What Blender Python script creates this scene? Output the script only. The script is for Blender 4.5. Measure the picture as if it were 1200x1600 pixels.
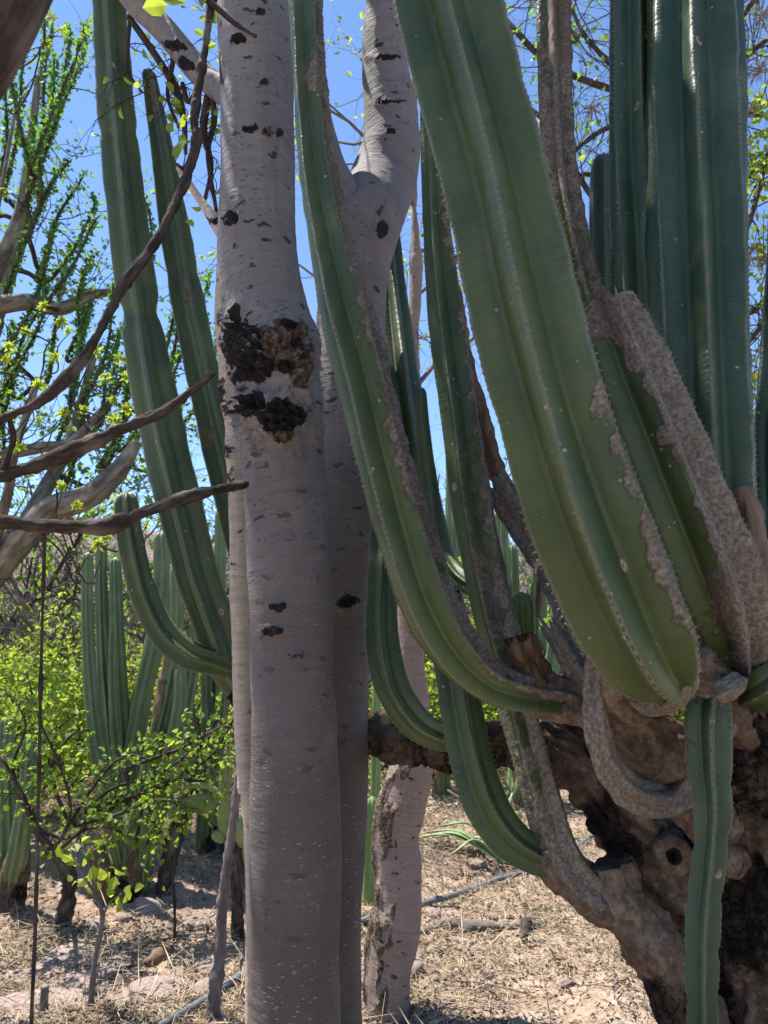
import bpy, math, random
import numpy as np
from mathutils import Vector, Matrix

random.seed(7); RNG = np.random.default_rng(7)
for o in list(bpy.data.objects): bpy.data.objects.remove(o)
scene = bpy.context.scene
COL = scene.collection

# ------------------------------------------------------------------ camera
F = 1155.0                       # focal length in photo pixels (photo 1200 x 1600)
PITCH = math.radians(10.0)
CAM = np.array([0.0, 0.0, 1.5])
FW = np.array([0, math.cos(PITCH), math.sin(PITCH)])
UP = np.array([0, -math.sin(PITCH), math.cos(PITCH)])
RT = np.array([1.0, 0, 0])
cam = bpy.data.cameras.new('camera'); camo = bpy.data.objects.new('camera', cam); COL.objects.link(camo)
camo.location = CAM; camo.rotation_euler = (math.pi/2 + PITCH, 0, 0)
cam.sensor_fit = 'VERTICAL'; cam.sensor_height = 36; cam.lens = F/1600*36
cam.clip_start = 0.02; cam.clip_end = 3000
cam.dof.use_dof = True; cam.dof.focus_distance = 1.75; cam.dof.aperture_fstop = 9.0
scene.camera = camo

# ------------------------------------------------------------------ light
SUN_EL = math.radians(67); SUN_AZ = math.radians(-64)      # azimuth from +Y, negative = to the left
sd = np.array([math.sin(SUN_AZ)*math.cos(SUN_EL), math.cos(SUN_AZ)*math.cos(SUN_EL), math.sin(SUN_EL)])
w = bpy.data.worlds.new('World'); scene.world = w; w.use_nodes = True
nt = w.node_tree; bg = nt.nodes['Background']
sky = nt.nodes.new('ShaderNodeTexSky'); sky.sky_type = 'NISHITA'; sky.sun_disc = False
sky.sun_elevation = SUN_EL; sky.sun_rotation = SUN_AZ
sky.air_density = 1.0; sky.dust_density = 0.0; sky.ozone_density = 5.0; sky.altitude = 2000
nt.links.new(sky.outputs[0], bg.inputs[0]); bg.inputs[1].default_value = 0.13
sl = bpy.data.lights.new('sun', 'SUN'); sl.energy = 5.0; sl.angle = math.radians(0.53); sl.color = (1, 0.95, 0.87)
so = bpy.data.objects.new('sun', sl); COL.objects.link(so)
so.rotation_euler = Vector(-sd).to_track_quat('-Z', 'Y').to_euler(); so.location = (-6, 8, 14)
scene.view_settings.view_transform = 'Standard'; scene.view_settings.look = 'None'
scene.view_settings.exposure = 1.15; scene.view_settings.gamma = 1.0
scene.view_settings.use_curve_mapping = False
scene.cycles.max_bounces = 8; scene.cycles.transparent_max_bounces = 6

# ------------------------------------------------------------------ helpers: pixels, noise
def ray(x, y): return RT*(x-600)/F + UP*(800-y)/F + FW
def P(x, y, D):
    """point where the photo pixel's ray meets the upright plane Y = D; also the depth there"""
    d = ray(x, y); t = D/d[1]
    return CAM + d*t, t
def proj(v):
    q = v - CAM; z = q@FW
    return 600 + (q@RT)/z*F, 800 - (q@UP)/z*F

def _h(ix, iy, iz, s):
    n = (ix*374761393 + iy*668265263 + iz*1274126177 + s*97531) & 0xffffffff
    n = ((n ^ (n >> 13))*1274126177) & 0xffffffff
    n = ((n ^ (n >> 16))*2246822519) & 0xffffffff
    return ((n ^ (n >> 15)) & 0xffff)/65535.0
def noise(p, s=0):
    """value noise, p (...,3) -> (...) in 0..1"""
    p = np.asarray(p, float); i = np.floor(p).astype(np.int64); f = p - i; f = f*f*f*(f*(f*6-15)+10)
    x, y, z = i[..., 0], i[..., 1], i[..., 2]; u, v, w_ = f[..., 0], f[..., 1], f[..., 2]
    L = lambda a, b, t: a + (b-a)*t
    return L(L(L(_h(x, y, z, s), _h(x+1, y, z, s), u), L(_h(x, y+1, z, s), _h(x+1, y+1, z, s), u), v),
             L(L(_h(x, y, z+1, s), _h(x+1, y, z+1, s), u), L(_h(x, y+1, z+1, s), _h(x+1, y+1, z+1, s), u), v), w_)
def fbm(p, s=0, o=4):
    a = 0; k = 0.5; p = np.asarray(p, float)
    for j in range(o): a = a + k*noise(p*2**j, s+j*17); k *= .5
    return a/(1-.5**o)
def sm(a, b, x): t = np.clip((x-a)/(b-a), 0, 1); return t*t*(3-2*t)
def unit(v): v = np.asarray(v, float); return v/max(1e-9, np.linalg.norm(v))

def gh0(x, y):
    """height of the ground"""
    x = np.asarray(x, float); y = np.asarray(y, float)
    p = np.stack([x, y, np.zeros_like(x)], -1)
    near = np.exp(-np.maximum(0, np.hypot(x, y)-9)/8)
    h = (fbm(p*0.35, 3, 3)-.5)*.35 + (fbm(p*1.6, 5, 3)-.5)*.10*near
    h = h + .035*np.clip(y-5, 0, 60)
    return h
def gh(x, y):
    x = np.asarray(x, float); y = np.asarray(y, float); p3 = np.stack([x, y, x*0], -1); nr = np.exp(-np.maximum(0, np.hypot(x, y)-9)/4)
    return gh0(x, y) + nr*((fbm(p3*7, 21, 3)-.5)*.05 + np.maximum(0, fbm(p3*14, 23, 2)-.55)*.09 - .012)
def G(x, y):
    d = ray(x, y); t = 0.8; last = t
    while t < 300:
        q = CAM + d*t
        if q[2] < gh0(q[0], q[1]): break
        last = t; t *= 1.02
    lo, hi = last, t
    for _ in range(20):
        m = (lo+hi)/2; q = CAM + d*m
        if q[2] < gh0(q[0], q[1]): hi = m
        else: lo = m
    q = CAM + d*hi; q[2] = gh(q[0], q[1])
    return q

def spline(pts, step=None, n=None):
    """Catmull-Rom through rows of pts (any columns), resampled evenly by the first three"""
    a = np.asarray(pts, float)
    if len(a) == 2: a = np.array([a[0], (a[0]+a[1])/2, a[1]])
    e = np.vstack([2*a[0]-a[1], a, 2*a[-1]-a[-2]]); out = []
    T = np.linspace(0, 1, 24, endpoint=False)[:, None]
    for k in range(1, len(e)-2):
        p0, p1, p2, p3 = e[k-1], e[k], e[k+1], e[k+2]
        out.append(.5*((2*p1)+(-p0+p2)*T+(2*p0-5*p1+4*p2-p3)*T**2+(-p0+3*p1-3*p2+p3)*T**3))
    out = np.vstack(out+[a[-1:]])
    L = np.r_[0, np.cumsum(np.linalg.norm(np.diff(out[:, :3], axis=0), axis=1))]
    if n is None: n = max(3, int(L[-1]/step)+1)
    s = np.linspace(0, L[-1], n)
    return np.stack([np.interp(s, L, out[:, k]) for k in range(out.shape[1])], 1), s

def px(pts):
    """rows (x, y, D, Rpx) of photo pixels -> rows (X, Y, Z, radius in metres)"""
    r = []
    for x, y, D, R in pts:
        p, t = P(x, y, D); r.append([*p, R*t/F])
    return np.array(r)

# ------------------------------------------------------------------ helpers: meshes
class Acc:
    """collects vertices, faces and vertex attributes of ONE object"""
    def __init__(s): s.v = []; s.q = []; s.t = []; s.at = {}; s.n = 0
    def add(s, v, q=None, t=None, **at):
        v = np.asarray(v, float).reshape(-1, 3); s.v.append(v)
        if q is not None and len(q): s.q.append(np.asarray(q)+s.n)
        if t is not None and len(t): s.t.append(np.asarray(t)+s.n)
        for k, a in at.items(): s.at.setdefault(k, []).append((s.n, np.asarray(a, float)))
        s.n += len(v)
    def mesh(s, name, mat, smooth=True):
        me = bpy.data.meshes.new(name); V = np.vstack(s.v)
        q = np.vstack(s.q) if s.q else np.zeros((0, 4), int); t = np.vstack(s.t) if s.t else np.zeros((0, 3), int)
        me.vertices.add(len(V)); me.vertices.foreach_set('co', V.astype(np.float32).ravel())
        me.loops.add(q.size+t.size); me.loops.foreach_set('vertex_index', np.r_[q.ravel(), t.ravel()].astype(np.int32))
        nf = len(q)+len(t); me.polygons.add(nf)
        st = np.r_[np.arange(len(q))*4, q.size+np.arange(len(t))*3].astype(np.int32)
        me.polygons.foreach_set('loop_start', st)
        me.polygons.foreach_set('loop_total', np.r_[np.full(len(q), 4), np.full(len(t), 3)].astype(np.int32))
        me.polygons.foreach_set('use_smooth', np.full(nf, smooth))
        for k, ch in s.at.items():
            vec = ch[0][1].ndim == 2
            A = np.zeros((len(V), 3) if vec else len(V), np.float32)
            for o, a in ch: A[o:o+len(a)] = a
            at = me.attributes.new(k, 'FLOAT_VECTOR' if vec else 'FLOAT', 'POINT')
            at.data.foreach_set('vector' if vec else 'value', A.ravel())
        me.materials.append(mat); me.update(calc_edges=True); me.validate()
        return me
    def build(s, name, mat, parent=None, smooth=True):
        o = bpy.data.objects.new(name, s.mesh(name, mat, smooth)); COL.objects.link(o)
        if parent is not None:
            o.parent = parent
            root = parent.parent if parent.parent else parent
            if parent.type == 'EMPTY': o.matrix_parent_inverse = Matrix.Translation(-parent.location)
        return o

def thing(name, label, cat, loc, group=None):
    o = bpy.data.objects.new(name, None); COL.objects.link(o); o.location = [float(c) for c in loc]
    o.empty_display_size = .1
    return tag(o, label, cat, group)
def tag(o, label, cat, group=None, kind=None):
    if label: o['label'] = label
    if cat: o['category'] = cat
    if group: o['group'] = group
    if kind: o['kind'] = kind
    return o
def struct(o): o['kind'] = 'structure'; return o

def frames(c):
    t = np.gradient(c, axis=0); t /= np.linalg.norm(t, axis=1)[:, None]+1e-12
    ref = CAM - c; ref[:, 2] = 0; ref /= np.linalg.norm(ref, axis=1)[:, None]+1e-9
    n = ref - t*np.sum(ref*t, 1)[:, None]; n /= np.linalg.norm(n, axis=1)[:, None]+1e-9
    return t, n, np.cross(t, n)
def grid_faces(m, n):
    i = np.arange(m-1)[:, None]*n; j = np.arange(n)[None]; k = (j+1) % n
    return np.stack([i+j, i+k, i+n+k, i+n+j], -1).reshape(-1, 4)

def tube(acc, rows, ns=8, step=None, n=None, shape=None, cap0=True, cap1=True, tip=False, fast=False, drop=0, **flat):
    """sweep a ring along rows (X,Y,Z,r). shape(th, s, r, c) -> (radius, along, attrs)"""
    if fast: a = np.asarray(rows, float); s = np.r_[0, np.cumsum(np.linalg.norm(np.diff(a[:, :3], axis=0), axis=1))]
    else: a, s = spline(rows, step, n)
    c = a[:, :3]; r = np.maximum(a[:, 3], 1e-4)
    if tip:
        R = r[max(0, len(r)-2)]; d = s[-1]-s
        tl = min(1.1*R*tip, s[-1]*.5); r = r*np.where(d < tl, np.sqrt(np.clip(1-(1-d/tl)**2, 0.0004, 1)), 1)
    t, nn, b = frames(c); m = len(c)
    th = np.linspace(0, 2*np.pi, ns, endpoint=False)
    TH, S = np.meshgrid(th, s); R = np.repeat(r[:, None], ns, 1)
    al = np.zeros_like(R); at = {}
    tc = np.stack([R*np.cos(TH), R*np.sin(TH), S], -1)
    if shape:
        v0 = c[:, None]+R[..., None]*(np.cos(TH)[..., None]*nn[:, None]+np.sin(TH)[..., None]*b[:, None])
        R, al, at = shape(TH, S, R, tc, v0)
    v = c[:, None]+R[..., None]*(np.cos(TH)[..., None]*nn[:, None]+np.sin(TH)[..., None]*b[:, None])+al[..., None]*t[:, None]
    q = grid_faces(m, ns); V = v.reshape(-1, 3); A = {'tc': tc.reshape(-1, 3)}
    for k, x in at.items(): A[k] = np.asarray(x).reshape(-1)
    for k, x in flat.items(): A[k] = np.full(len(V), x)
    tr = []; ex = []
    for on, row in ((cap0, 0), (cap1, m-1)):
        if not on: continue
        ci = len(V)+len(ex); ex.append(V[row*ns:(row+1)*ns].mean(0)-(t[-1]*drop if row else 0)); j = np.arange(ns)+row*ns; k = (np.arange(ns)+1) % ns+row*ns
        tr.append(np.stack([k, j, np.full(ns, ci)] if row == 0 else [j, k, np.full(ns, ci)], 1))
        for kk in A: A[kk] = np.concatenate([A[kk], A[kk][row*ns:row*ns+1]])
    if ex: V = np.vstack([V]+[np.array(ex)])
    acc.add(V, q, np.vstack(tr) if tr else None, **A)
    return v, (c, r, s, t, nn, b, th)

def leaves(acc, c, d, L, W, fold=.25, up=None, six=False):
    """c centres (N,3), d pointing directions, L lengths, W widths"""
    N = len(c)
    if N == 0: return
    d = d/(np.linalg.norm(d, axis=1)[:, None]+1e-9)
    nrm = RNG.normal(size=(N, 3)) + (np.array(up) if up is not None else 0)
    sd_ = np.cross(d, nrm); sd_ /= np.linalg.norm(sd_, axis=1)[:, None]+1e-9
    u = np.cross(sd_, d); L = np.broadcast_to(L, N)[:, None]; W = np.broadcast_to(W, N)[:, None]
    k = np.arange(N)[:, None]
    if six:
        V = np.stack([c, c+d*L*.35-sd_*W*.5+u*W*fold, c+d*L*.72-sd_*W*.42+u*W*fold*.8, c+d*L-u*W*fold*.6,
                      c+d*L*.72+sd_*W*.42+u*W*fold*.8, c+d*L*.35+sd_*W*.5+u*W*fold], 1)
        q = np.concatenate([k*6+[[0, 3, 2, 1]], k*6+[[0, 5, 4, 3]]])
        acc.add(V, q)
    else:
        V = np.stack([c, c+d*L*.5-sd_*W*.5+u*W*fold, c+d*L, c+d*L*.5+sd_*W*.5+u*W*fold], 1)
        t = np.concatenate([k*4+[[0, 2, 1]], k*4+[[0, 3, 2]]])
        acc.add(V, None, t)
# ------------------------------------------------------------------ materials
class N:
    def __init__(s, name, rough=.8, spec=.3):
        s.m = bpy.data.materials.new(name); s.m.use_nodes = True; s.t = s.m.node_tree
        s.b = s.t.nodes['Principled BSDF']; s.b.inputs['Roughness'].default_value = rough
        s.b.inputs['Specular IOR Level'].default_value = spec
    def new(s, k): return s.t.nodes.new(k)
    def ln(s, a, b):
        if hasattr(a, 'is_linked') or hasattr(a, 'links'): s.t.links.new(a, b)
        else: b.default_value = a
    def attr(s, k, out='Vector'): n = s.new('ShaderNodeAttribute'); n.attribute_name = k; return n.outputs[out]
    def obj(s): return s.new('ShaderNodeTexCoord').outputs['Object']
    def pos(s): return s.new('ShaderNodeNewGeometry').outputs['Position']
    def isl(s): return s.new('ShaderNodeNewGeometry').outputs['Random Per Island']
    def rnd(s): return s.new('ShaderNodeObjectInfo').outputs['Random']
    def scale(s, v, sc): n = s.new('ShaderNodeVectorMath'); n.operation = 'MULTIPLY'; s.ln(v, n.inputs[0]); n.inputs[1].default_value = sc; return n.outputs[0]
    def noise(s, v, sc=5, det=4, ro=.6, dist=0):
        n = s.new('ShaderNodeTexNoise'); s.ln(v, n.inputs['Vector']); n.inputs['Scale'].default_value = sc
        n.inputs['Detail'].default_value = det; n.inputs['Roughness'].default_value = ro; n.inputs['Distortion'].default_value = dist
        return n.outputs[0]
    def vor(s, v, sc=5, feat='F1', out='Distance'):
        n = s.new('ShaderNodeTexVoronoi'); n.feature = feat; s.ln(v, n.inputs['Vector']); n.inputs['Scale'].default_value = sc; return n.outputs[out]
    def m_(s, op, a, b=0, c=None):
        n = s.new('ShaderNodeMath'); n.operation = op; s.ln(a, n.inputs[0]); s.ln(b, n.inputs[1])
        if c is not None: s.ln(c, n.inputs[2])
        return n.outputs[0]
    def ss(s, a, b, x):
        n = s.new('ShaderNodeMapRange'); n.interpolation_type = 'SMOOTHSTEP'; s.ln(x, n.inputs[0]); n.inputs[1].default_value = a; n.inputs[2].default_value = b
        return n.outputs[0]
    def ramp(s, f, st):
        n = s.new('ShaderNodeValToRGB'); s.ln(f, n.inputs[0]); e = n.color_ramp.elements
        while len(e) < len(st): e.new(.5)
        for k, (p, c) in enumerate(st): e[k].position = p; e[k].color = (*c, 1)
        return n.outputs[0]
    def mix(s, f, a, b):
        n = s.new('ShaderNodeMix'); n.data_type = 'RGBA'; s.ln(f, n.inputs[0])
        for x, i in ((a, 6), (b, 7)): s.ln((*x, 1) if isinstance(x, tuple) else x, n.inputs[i])
        return n.outputs[2]
    def col(s, c): s.ln((*c, 1) if isinstance(c, tuple) else c, s.b.inputs['Base Color'])
    def bump(s, h, st=.5, d=.01, prev=None):
        n = s.new('ShaderNodeBump'); n.inputs['Strength'].default_value = st; n.inputs['Distance'].default_value = d; s.ln(h, n.inputs['Height'])
        if prev is not None: s.ln(prev, n.inputs['Normal'])
        s.ln(n.outputs[0], s.b.inputs['Normal']); return n.outputs[0]

def mat_grey_bark(name, up=(.20, .178, .168), low=(.092, .075, .066)):
    n = N(name, .75, .25); tc = n.attr('tc'); dark = n.attr('dark', 'Fac'); tan = n.attr('tan', 'Fac'); hi = n.attr('hi', 'Fac')
    base = n.mix(hi, low, up)  # darker towards the base: partly own bark tone, partly shade painted in
    str_ = n.noise(n.scale(tc, (9, 9, 70)), 1, 5, .65, .6)
    big = n.noise(n.scale(tc, (5, 5, 4)), 1, 4, .6)
    vert = n.noise(n.scale(tc, (30, 30, 3)), 1, 4, .6)
    c = n.mix(n.ss(.35, .75, str_), base, n.mix(.38, base, (.09, .07, .06)))
    c = n.mix(n.m_('MULTIPLY', n.ss(.45, .8, big), .45), c, n.mix(.5, base, (.5, .45, .42)))
    c = n.mix(n.m_('MULTIPLY', n.ss(.5, .75, vert), .35), c, (.13, .095, .085))
    # short lenticel dashes, pale low on the trunk and dark above
    v = n.vor(n.scale(tc, (38, 38, 110)), 1); dn = n.noise(n.scale(tc, (7, 7, 9)), 1, 2)
    dash = n.m_('MULTIPLY', n.ss(.26, .16, v), n.ss(.42, .6, dn))
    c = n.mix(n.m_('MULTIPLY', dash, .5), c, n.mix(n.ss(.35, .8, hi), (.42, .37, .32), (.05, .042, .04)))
    wr = n.new('ShaderNodeMix'); wr.data_type = 'VECTOR'; wr.inputs[0].default_value = .035; n.ln(tc, wr.inputs[4]); nz = n.new('ShaderNodeTexNoise'); nz.inputs['Scale'].default_value = 40; nz.inputs['Detail'].default_value = 4; n.ln(tc, nz.inputs[0]); n.ln(nz.outputs[1], wr.inputs[5])
    v2 = n.vor(n.scale(wr.outputs[1], (15, 15, 34)), 1); dn2 = n.noise(n.scale(tc, (5, 5, 6)), 3, 2)
    c = n.mix(n.m_('MULTIPLY', n.m_('MULTIPLY', n.ss(.24, .17, v2), n.ss(.42, .5, dn2)), n.m_('ADD', .35, n.m_('MULTIPLY', hi, .6))), c, (.035, .028, .026))
    rough = n.noise(tc, 90, 5, .7); fz = n.m_('MULTIPLY', n.m_('SUBTRACT', n.noise(tc, 55, 6, .75), .5), 1.1)
    dark = n.ss(.42, .56, n.m_('ADD', dark, n.m_('MULTIPLY', fz, n.ss(0, .15, dark)))); tan = n.ss(.40, .6, n.m_('ADD', tan, n.m_('MULTIPLY', fz, n.ss(0, .15, tan))))
    gr = n.noise(tc, 210, 3, .7); c = n.mix(n.m_('MULTIPLY', n.ss(.52, .7, gr), .35), c, n.mix(.5, base, (.03, .025, .022))); c = n.mix(n.m_('MULTIPLY', n.ss(.44, .28, gr), .16), c, (.5, .45, .41))
    c = n.mix(tan, c, n.ramp(rough, [(.36, (.022, .015, .012)), (.5, (.13, .085, .06)), (.62, (.27, .195, .14)), (.78, (.44, .36, .28))]))
    c = n.mix(dark, c, n.ramp(rough, [(.3, (.008, .007, .008)), (.8, (.05, .042, .04))]))
    n.col(c)
    h = n.m_('ADD', n.m_('MULTIPLY', str_, .7), n.m_('MULTIPLY', dash, .4))
    p = n.bump(h, .9, .008); p = n.bump(n.m_('MULTIPLY', rough, n.m_('ADD', dark, tan)), .9, .02, p); n.bump(n.noise(tc, 160, 4, .7), .35, .003, p)
    return n.m
def mat_cactus(name, a=(.033, .056, .019), b=(.074, .097, .028), bloom=(.155, .172, .10)):
    n = N(name, .5, .35); tc = n.attr('tc'); rib = n.attr('rib', 'Fac'); cork = n.attr('cork', 'Fac')
    g = n.noise(n.scale(tc, (6, 6, 4)), 1, 4, .6)
    c = n.mix(n.ss(.3, .75, g), a, b)
    bl = n.noise(n.scale(tc, (12, 12, 3.5)), 1, 5, .65, .5)
    c = n.mix(n.m_('MULTIPLY', n.ss(.48, .8, bl), .42), c, bloom)
    c = n.mix(n.m_('MULTIPLY', n.ss(.6, .72, n.noise(n.scale(tc, (5, 5, 3)), 1.7, 3)), .5), c, (.115, .125, .035))
    tr = n.noise(n.scale(tc, (10, 10, 130)), 1, 4, .65)
    c = n.mix(n.m_('MULTIPLY', n.ss(.5, .8, tr), .3), c, (.02, .045, .025))
    # pale rib margin with a dotted row of dark areoles
    c = n.mix(n.m_('MULTIPLY', n.ss(.86, .97, rib), .62), c, (.21, .215, .15))
    sep = n.new('ShaderNodeSeparateXYZ'); n.ln(tc, sep.inputs[0])
    wv = n.m_('FRACT', n.m_('MULTIPLY', sep.outputs[2], 85))
    dot = n.m_('MULTIPLY', n.ss(.92, .965, rib), n.ss(.33, .2, n.m_('ABSOLUTE', n.m_('SUBTRACT', wv, .5))))
    c = n.mix(n.m_('MULTIPLY', dot, .85), c, (.05, .04, .032))
    # specks and round tan lesions
    sp = n.vor(tc, 42); c = n.mix(n.m_('MULTIPLY', n.ss(.14, .07, sp), n.ss(.52, .6, n.noise(tc, 16, 2))), c, (.28, .28, .2))
    ls = n.vor(n.scale(tc, (1, 1, .7)), 15); lm = n.m_('MULTIPLY', n.ss(.13, .10, ls), n.ss(.58, .62, n.noise(tc, 7, 2)))
    c = n.mix(lm, c, n.mix(n.ss(.06, .03, ls), (.27, .21, .15), (.05, .035, .025)))
    # cork
    cn = n.noise(tc, 22, 6, .7, .4); ck = n.ss(.50, .60, n.m_('ADD', cork, n.m_('ADD', n.m_('MULTIPLY', n.m_('SUBTRACT', cn, .5), .9), n.m_('MULTIPLY', n.m_('POWER', rib, 4), .12))))
    fine = n.noise(tc, 150, 4, .7); ckc = n.ramp(fine, [(.28, (.045, .036, .028)), (.5, (.165, .135, .105)), (.72, (.30, .265, .215))])
    ckc = n.mix(n.m_('MULTIPLY', n.ss(.45, .7, n.noise(tc, 9, 3)), .55), ckc, (.10, .062, .04))
    c = n.mix(ck, c, ckc); n.col(c)
    n.ln(n.m_('ADD', .42, n.m_('MULTIPLY', ck, .45)), n.b.inputs['Roughness'])
    p = n.bump(n.m_('MULTIPLY', tr, n.m_('ADD', .4, rib)), .5, .004)
    n.bump(n.m_('ADD', n.m_('MULTIPLY', ck, n.m_('ADD', fine, cn)), n.m_('MULTIPLY', lm, .5)), .8, .004, p)
    return n.m
def mat_crust(name):
    n = N(name, .9, .15); tc = n.attr('tc'); dark = n.attr('dark', 'Fac')
    f = n.noise(tc, 60, 6, .72); g = n.noise(n.scale(tc, (14, 14, 5)), 1, 5, .65, .7)
    c = n.ramp(g, [(.3, (.07, .045, .03)), (.5, (.15, .105, .072)), (.72, (.26, .20, .145))])
    c = n.mix(n.ss(.55, .75, f), c, (.30, .255, .20))
    c = n.mix(n.m_('MULTIPLY', n.ss(.55, .35, f), .6), c, (.03, .02, .015))
    wr = n.new('ShaderNodeMix'); wr.data_type = 'VECTOR'; wr.inputs[0].default_value = .06; n.ln(tc, wr.inputs[4]); nz = n.new('ShaderNodeTexNoise'); nz.inputs['Scale'].default_value = 25; nz.inputs['Detail'].default_value = 4; n.ln(tc, nz.inputs[0]); n.ln(nz.outputs[1], wr.inputs[5])
    ck = n.vor(n.scale(wr.outputs[1], (1, 1, .5)), 55, 'DISTANCE_TO_EDGE'); crack = n.ss(.10, .0, ck)
    dk = n.ss(.40, .58, n.m_('ADD', dark, n.m_('MULTIPLY', n.m_('SUBTRACT', n.noise(tc, 11, 5, .7), .5), .7)))
    c = n.mix(dk, c, n.ramp(f, [(.35, (.006, .005, .005)), (.6, (.03, .022, .018)), (.78, (.11, .08, .06))]))
    n.col(n.mix(n.m_('MULTIPLY', n.m_('MULTIPLY', crack, dk), .8), c, (.004, .003, .003)))
    p = n.bump(n.m_('SUBTRACT', f, n.m_('MULTIPLY', n.m_('MULTIPLY', crack, dk), .8)), .9, .008)
    n.bump(n.noise(n.scale(tc, (60, 60, 12)), 1, 4), .4, .004, p)
    return n.m
def mat_wood(name, a, b, c3, sc=40, rough=.85):
    n = N(name, rough, .2); tc = n.attr('tc')
    f = n.noise(n.scale(tc, (1, 1, .25)), sc, 5, .65, .5); g = n.noise(n.scale(tc, (1, 1, .4)), sc*.2, 3)
    c = n.mix(n.ss(.35, .7, f), a, b); c = n.mix(n.ss(.5, .68, g), c, c3); n.col(c)
    n.bump(f, 1.0, .010); return n.m
def mat_leaf(name, a, b, tr, mixf=.5):
    n = N(name, .5, .35); i = n.isl()
    c = n.mix(i, a, b); c2 = n.mix(n.noise(n.pos(), 1.3, 2), c, a); n.col(c2)
    t = n.new('ShaderNodeBsdfTranslucent'); n.ln(n.mix(i, tr, tuple(x*.7 for x in tr)), t.inputs[0])
    ms = n.new('ShaderNodeMixShader'); ms.inputs[0].default_value = mixf
    out = n.t.nodes['Material Output']; n.ln(n.b.outputs[0], ms.inputs[1]); n.ln(t.outputs[0], ms.inputs[2]); n.ln(ms.outputs[0], out.inputs[0])
    return n.m
def mat_plain(name, a, b, sc=20, rough=.8, bs=.4, bd=.004, isl=False):
    n = N(name, rough, .25); p = n.obj(); f = n.noise(p, sc, 5, .65)
    c = n.mix(n.ss(.3, .7, f), a, b)
    if isl: c = n.mix(n.isl(), c, a)
    n.col(c); n.bump(f, bs, bd); return n.m
def mat_ground():
    n = N('ground', .95, .1); p = n.pos()
    g = n.noise(p, .9, 5, .6, .4); f = n.noise(p, 9, 6, .7); ff = n.noise(p, 60, 5, .7)
    c = n.ramp(f, [(.28, (.17, .11, .078)), (.45, (.37, .26, .19)), (.7, (.52, .42, .32))])
    c = n.mix(n.m_('MULTIPLY', n.ss(.5, .62, g), .8), c, n.ramp(ff, [(.3, (.14, .10, .07)), (.7, (.40, .33, .24))]))
    rk = n.m_('MULTIPLY', n.ss(.55, .65, n.noise(p, .55, 3)), n.ss(.38, .5, n.noise(p, 5, 4)))
    c = n.mix(n.m_('MULTIPLY', rk, .7), c, (.26, .165, .14))
    c = n.mix(n.ss(.62, .72, ff), c, (.42, .34, .25)); c = n.mix(n.m_('MULTIPLY', n.ss(.42, .3, ff), .7), c, (.06, .04, .03))
    c = n.mix(n.m_('MULTIPLY', n.ss(.6, .7, n.noise(p, 1.7, 4)), .35), c, (.12, .15, .045))
    n.col(c); b = n.bump(f, .9, .05); b = n.bump(n.vor(p, 38), .5, .012, b); n.bump(ff, .8, .012, b)
    return n.m
M = {}
M['grey'] = mat_grey_bark('grey_bark')
M['pale'] = mat_grey_bark('pale_bark', (.52, .42, .32), (.52, .42, .32))
M['peel'] = mat_grey_bark('peeling_bark', (.25, .185, .155), (.25, .185, .155))
M['cactus'] = mat_cactus('cactus_skin')
M['cactus_blue'] = mat_cactus('blue_cactus_skin', (.020, .046, .022), (.044, .075, .036), (.12, .165, .115))
M['cactus_far'] = mat_cactus('far_cactus_skin', (.08, .13, .05), (.15, .20, .085), (.25, .29, .18))
M['cactus_young'] = mat_cactus('young_cactus_skin', (.10, .19, .05), (.18, .26, .08), (.2, .3, .12))
M['crust'] = mat_crust('crusty_bark')
M['twig'] = mat_wood('twig_bark', (.03, .021, .017), (.09, .065, .053), (.17, .135, .112), 80)
M['greytwig'] = mat_wood('grey_twig_bark', (.10, .08, .075), (.21, .175, .165), (.30, .27, .25))
M['lichen'] = mat_wood('lichen_bark', (.08, .065, .055), (.22, .195, .155), (.33, .32, .25), 22)
M['dead'] = mat_wood('dead_wood', (.09, .055, .034), (.27, .175, .105), (.17, .125, .095), 45)
M['cut'] = mat_wood('cut_wood', (.05, .03, .018), (.19, .115, .062), (.09, .068, .05), 75)
M['greycork'] = mat_wood('grey_cork', (.13, .12, .10), (.27, .26, .22), (.19, .15, .12), 60)
M['spine'] = mat_plain('spine', (.30, .23, .15), (.46, .38, .27), 30, .6, 0, .001)
M['leaf'] = mat_leaf('leaf_bright', (.085, .18, .028), (.13, .23, .04), (.30, .50, .045))
M['leafy'] = mat_leaf('leaf_yellow', (.16, .24, .03), (.23, .30, .05), (.50, .62, .06), .55)
M['leafd'] = mat_leaf('leaf_deep', (.06, .15, .03), (.10, .20, .045), (.20, .42, .05), .5)
M['ground'] = mat_ground()
M['straw'] = mat_plain('straw', (.34, .26, .17), (.62, .52, .38), 3, .85, 0, .001, True)
M['litter'] = mat_plain('leaf_litter', (.13, .09, .065), (.44, .34, .25), 9, .9, .3, .002, True)
M['stone'] = mat_plain('stone', (.19, .135, .115), (.40, .31, .27), 14, .9, .7, .01)
M['palestone'] = mat_plain('pale_stone', (.33, .29, .23), (.50, .45, .37), 18, .9, .7, .008)
M['hose'] = mat_plain('hose', (.10, .105, .115), (.15, .155, .165), 12, .5, .1, .001)
M['pad'] = mat_plain('pad_skin', (.15, .20, .06), (.25, .28, .10), 9, .55, .3, .003)
M['strap'] = mat_plain('strap_leaf', (.13, .20, .085), (.27, .34, .17), 6, .5, .2, .002)
M['strapdry'] = mat_plain('dry_strap_leaf', (.23, .17, .10), (.34, .27, .17), 8, .8, .3, .002)
M['hill'] = mat_plain('hill_scrub', (.11, .085, .075), (.24, .19, .16), .12, .95, .8, 2)
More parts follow.
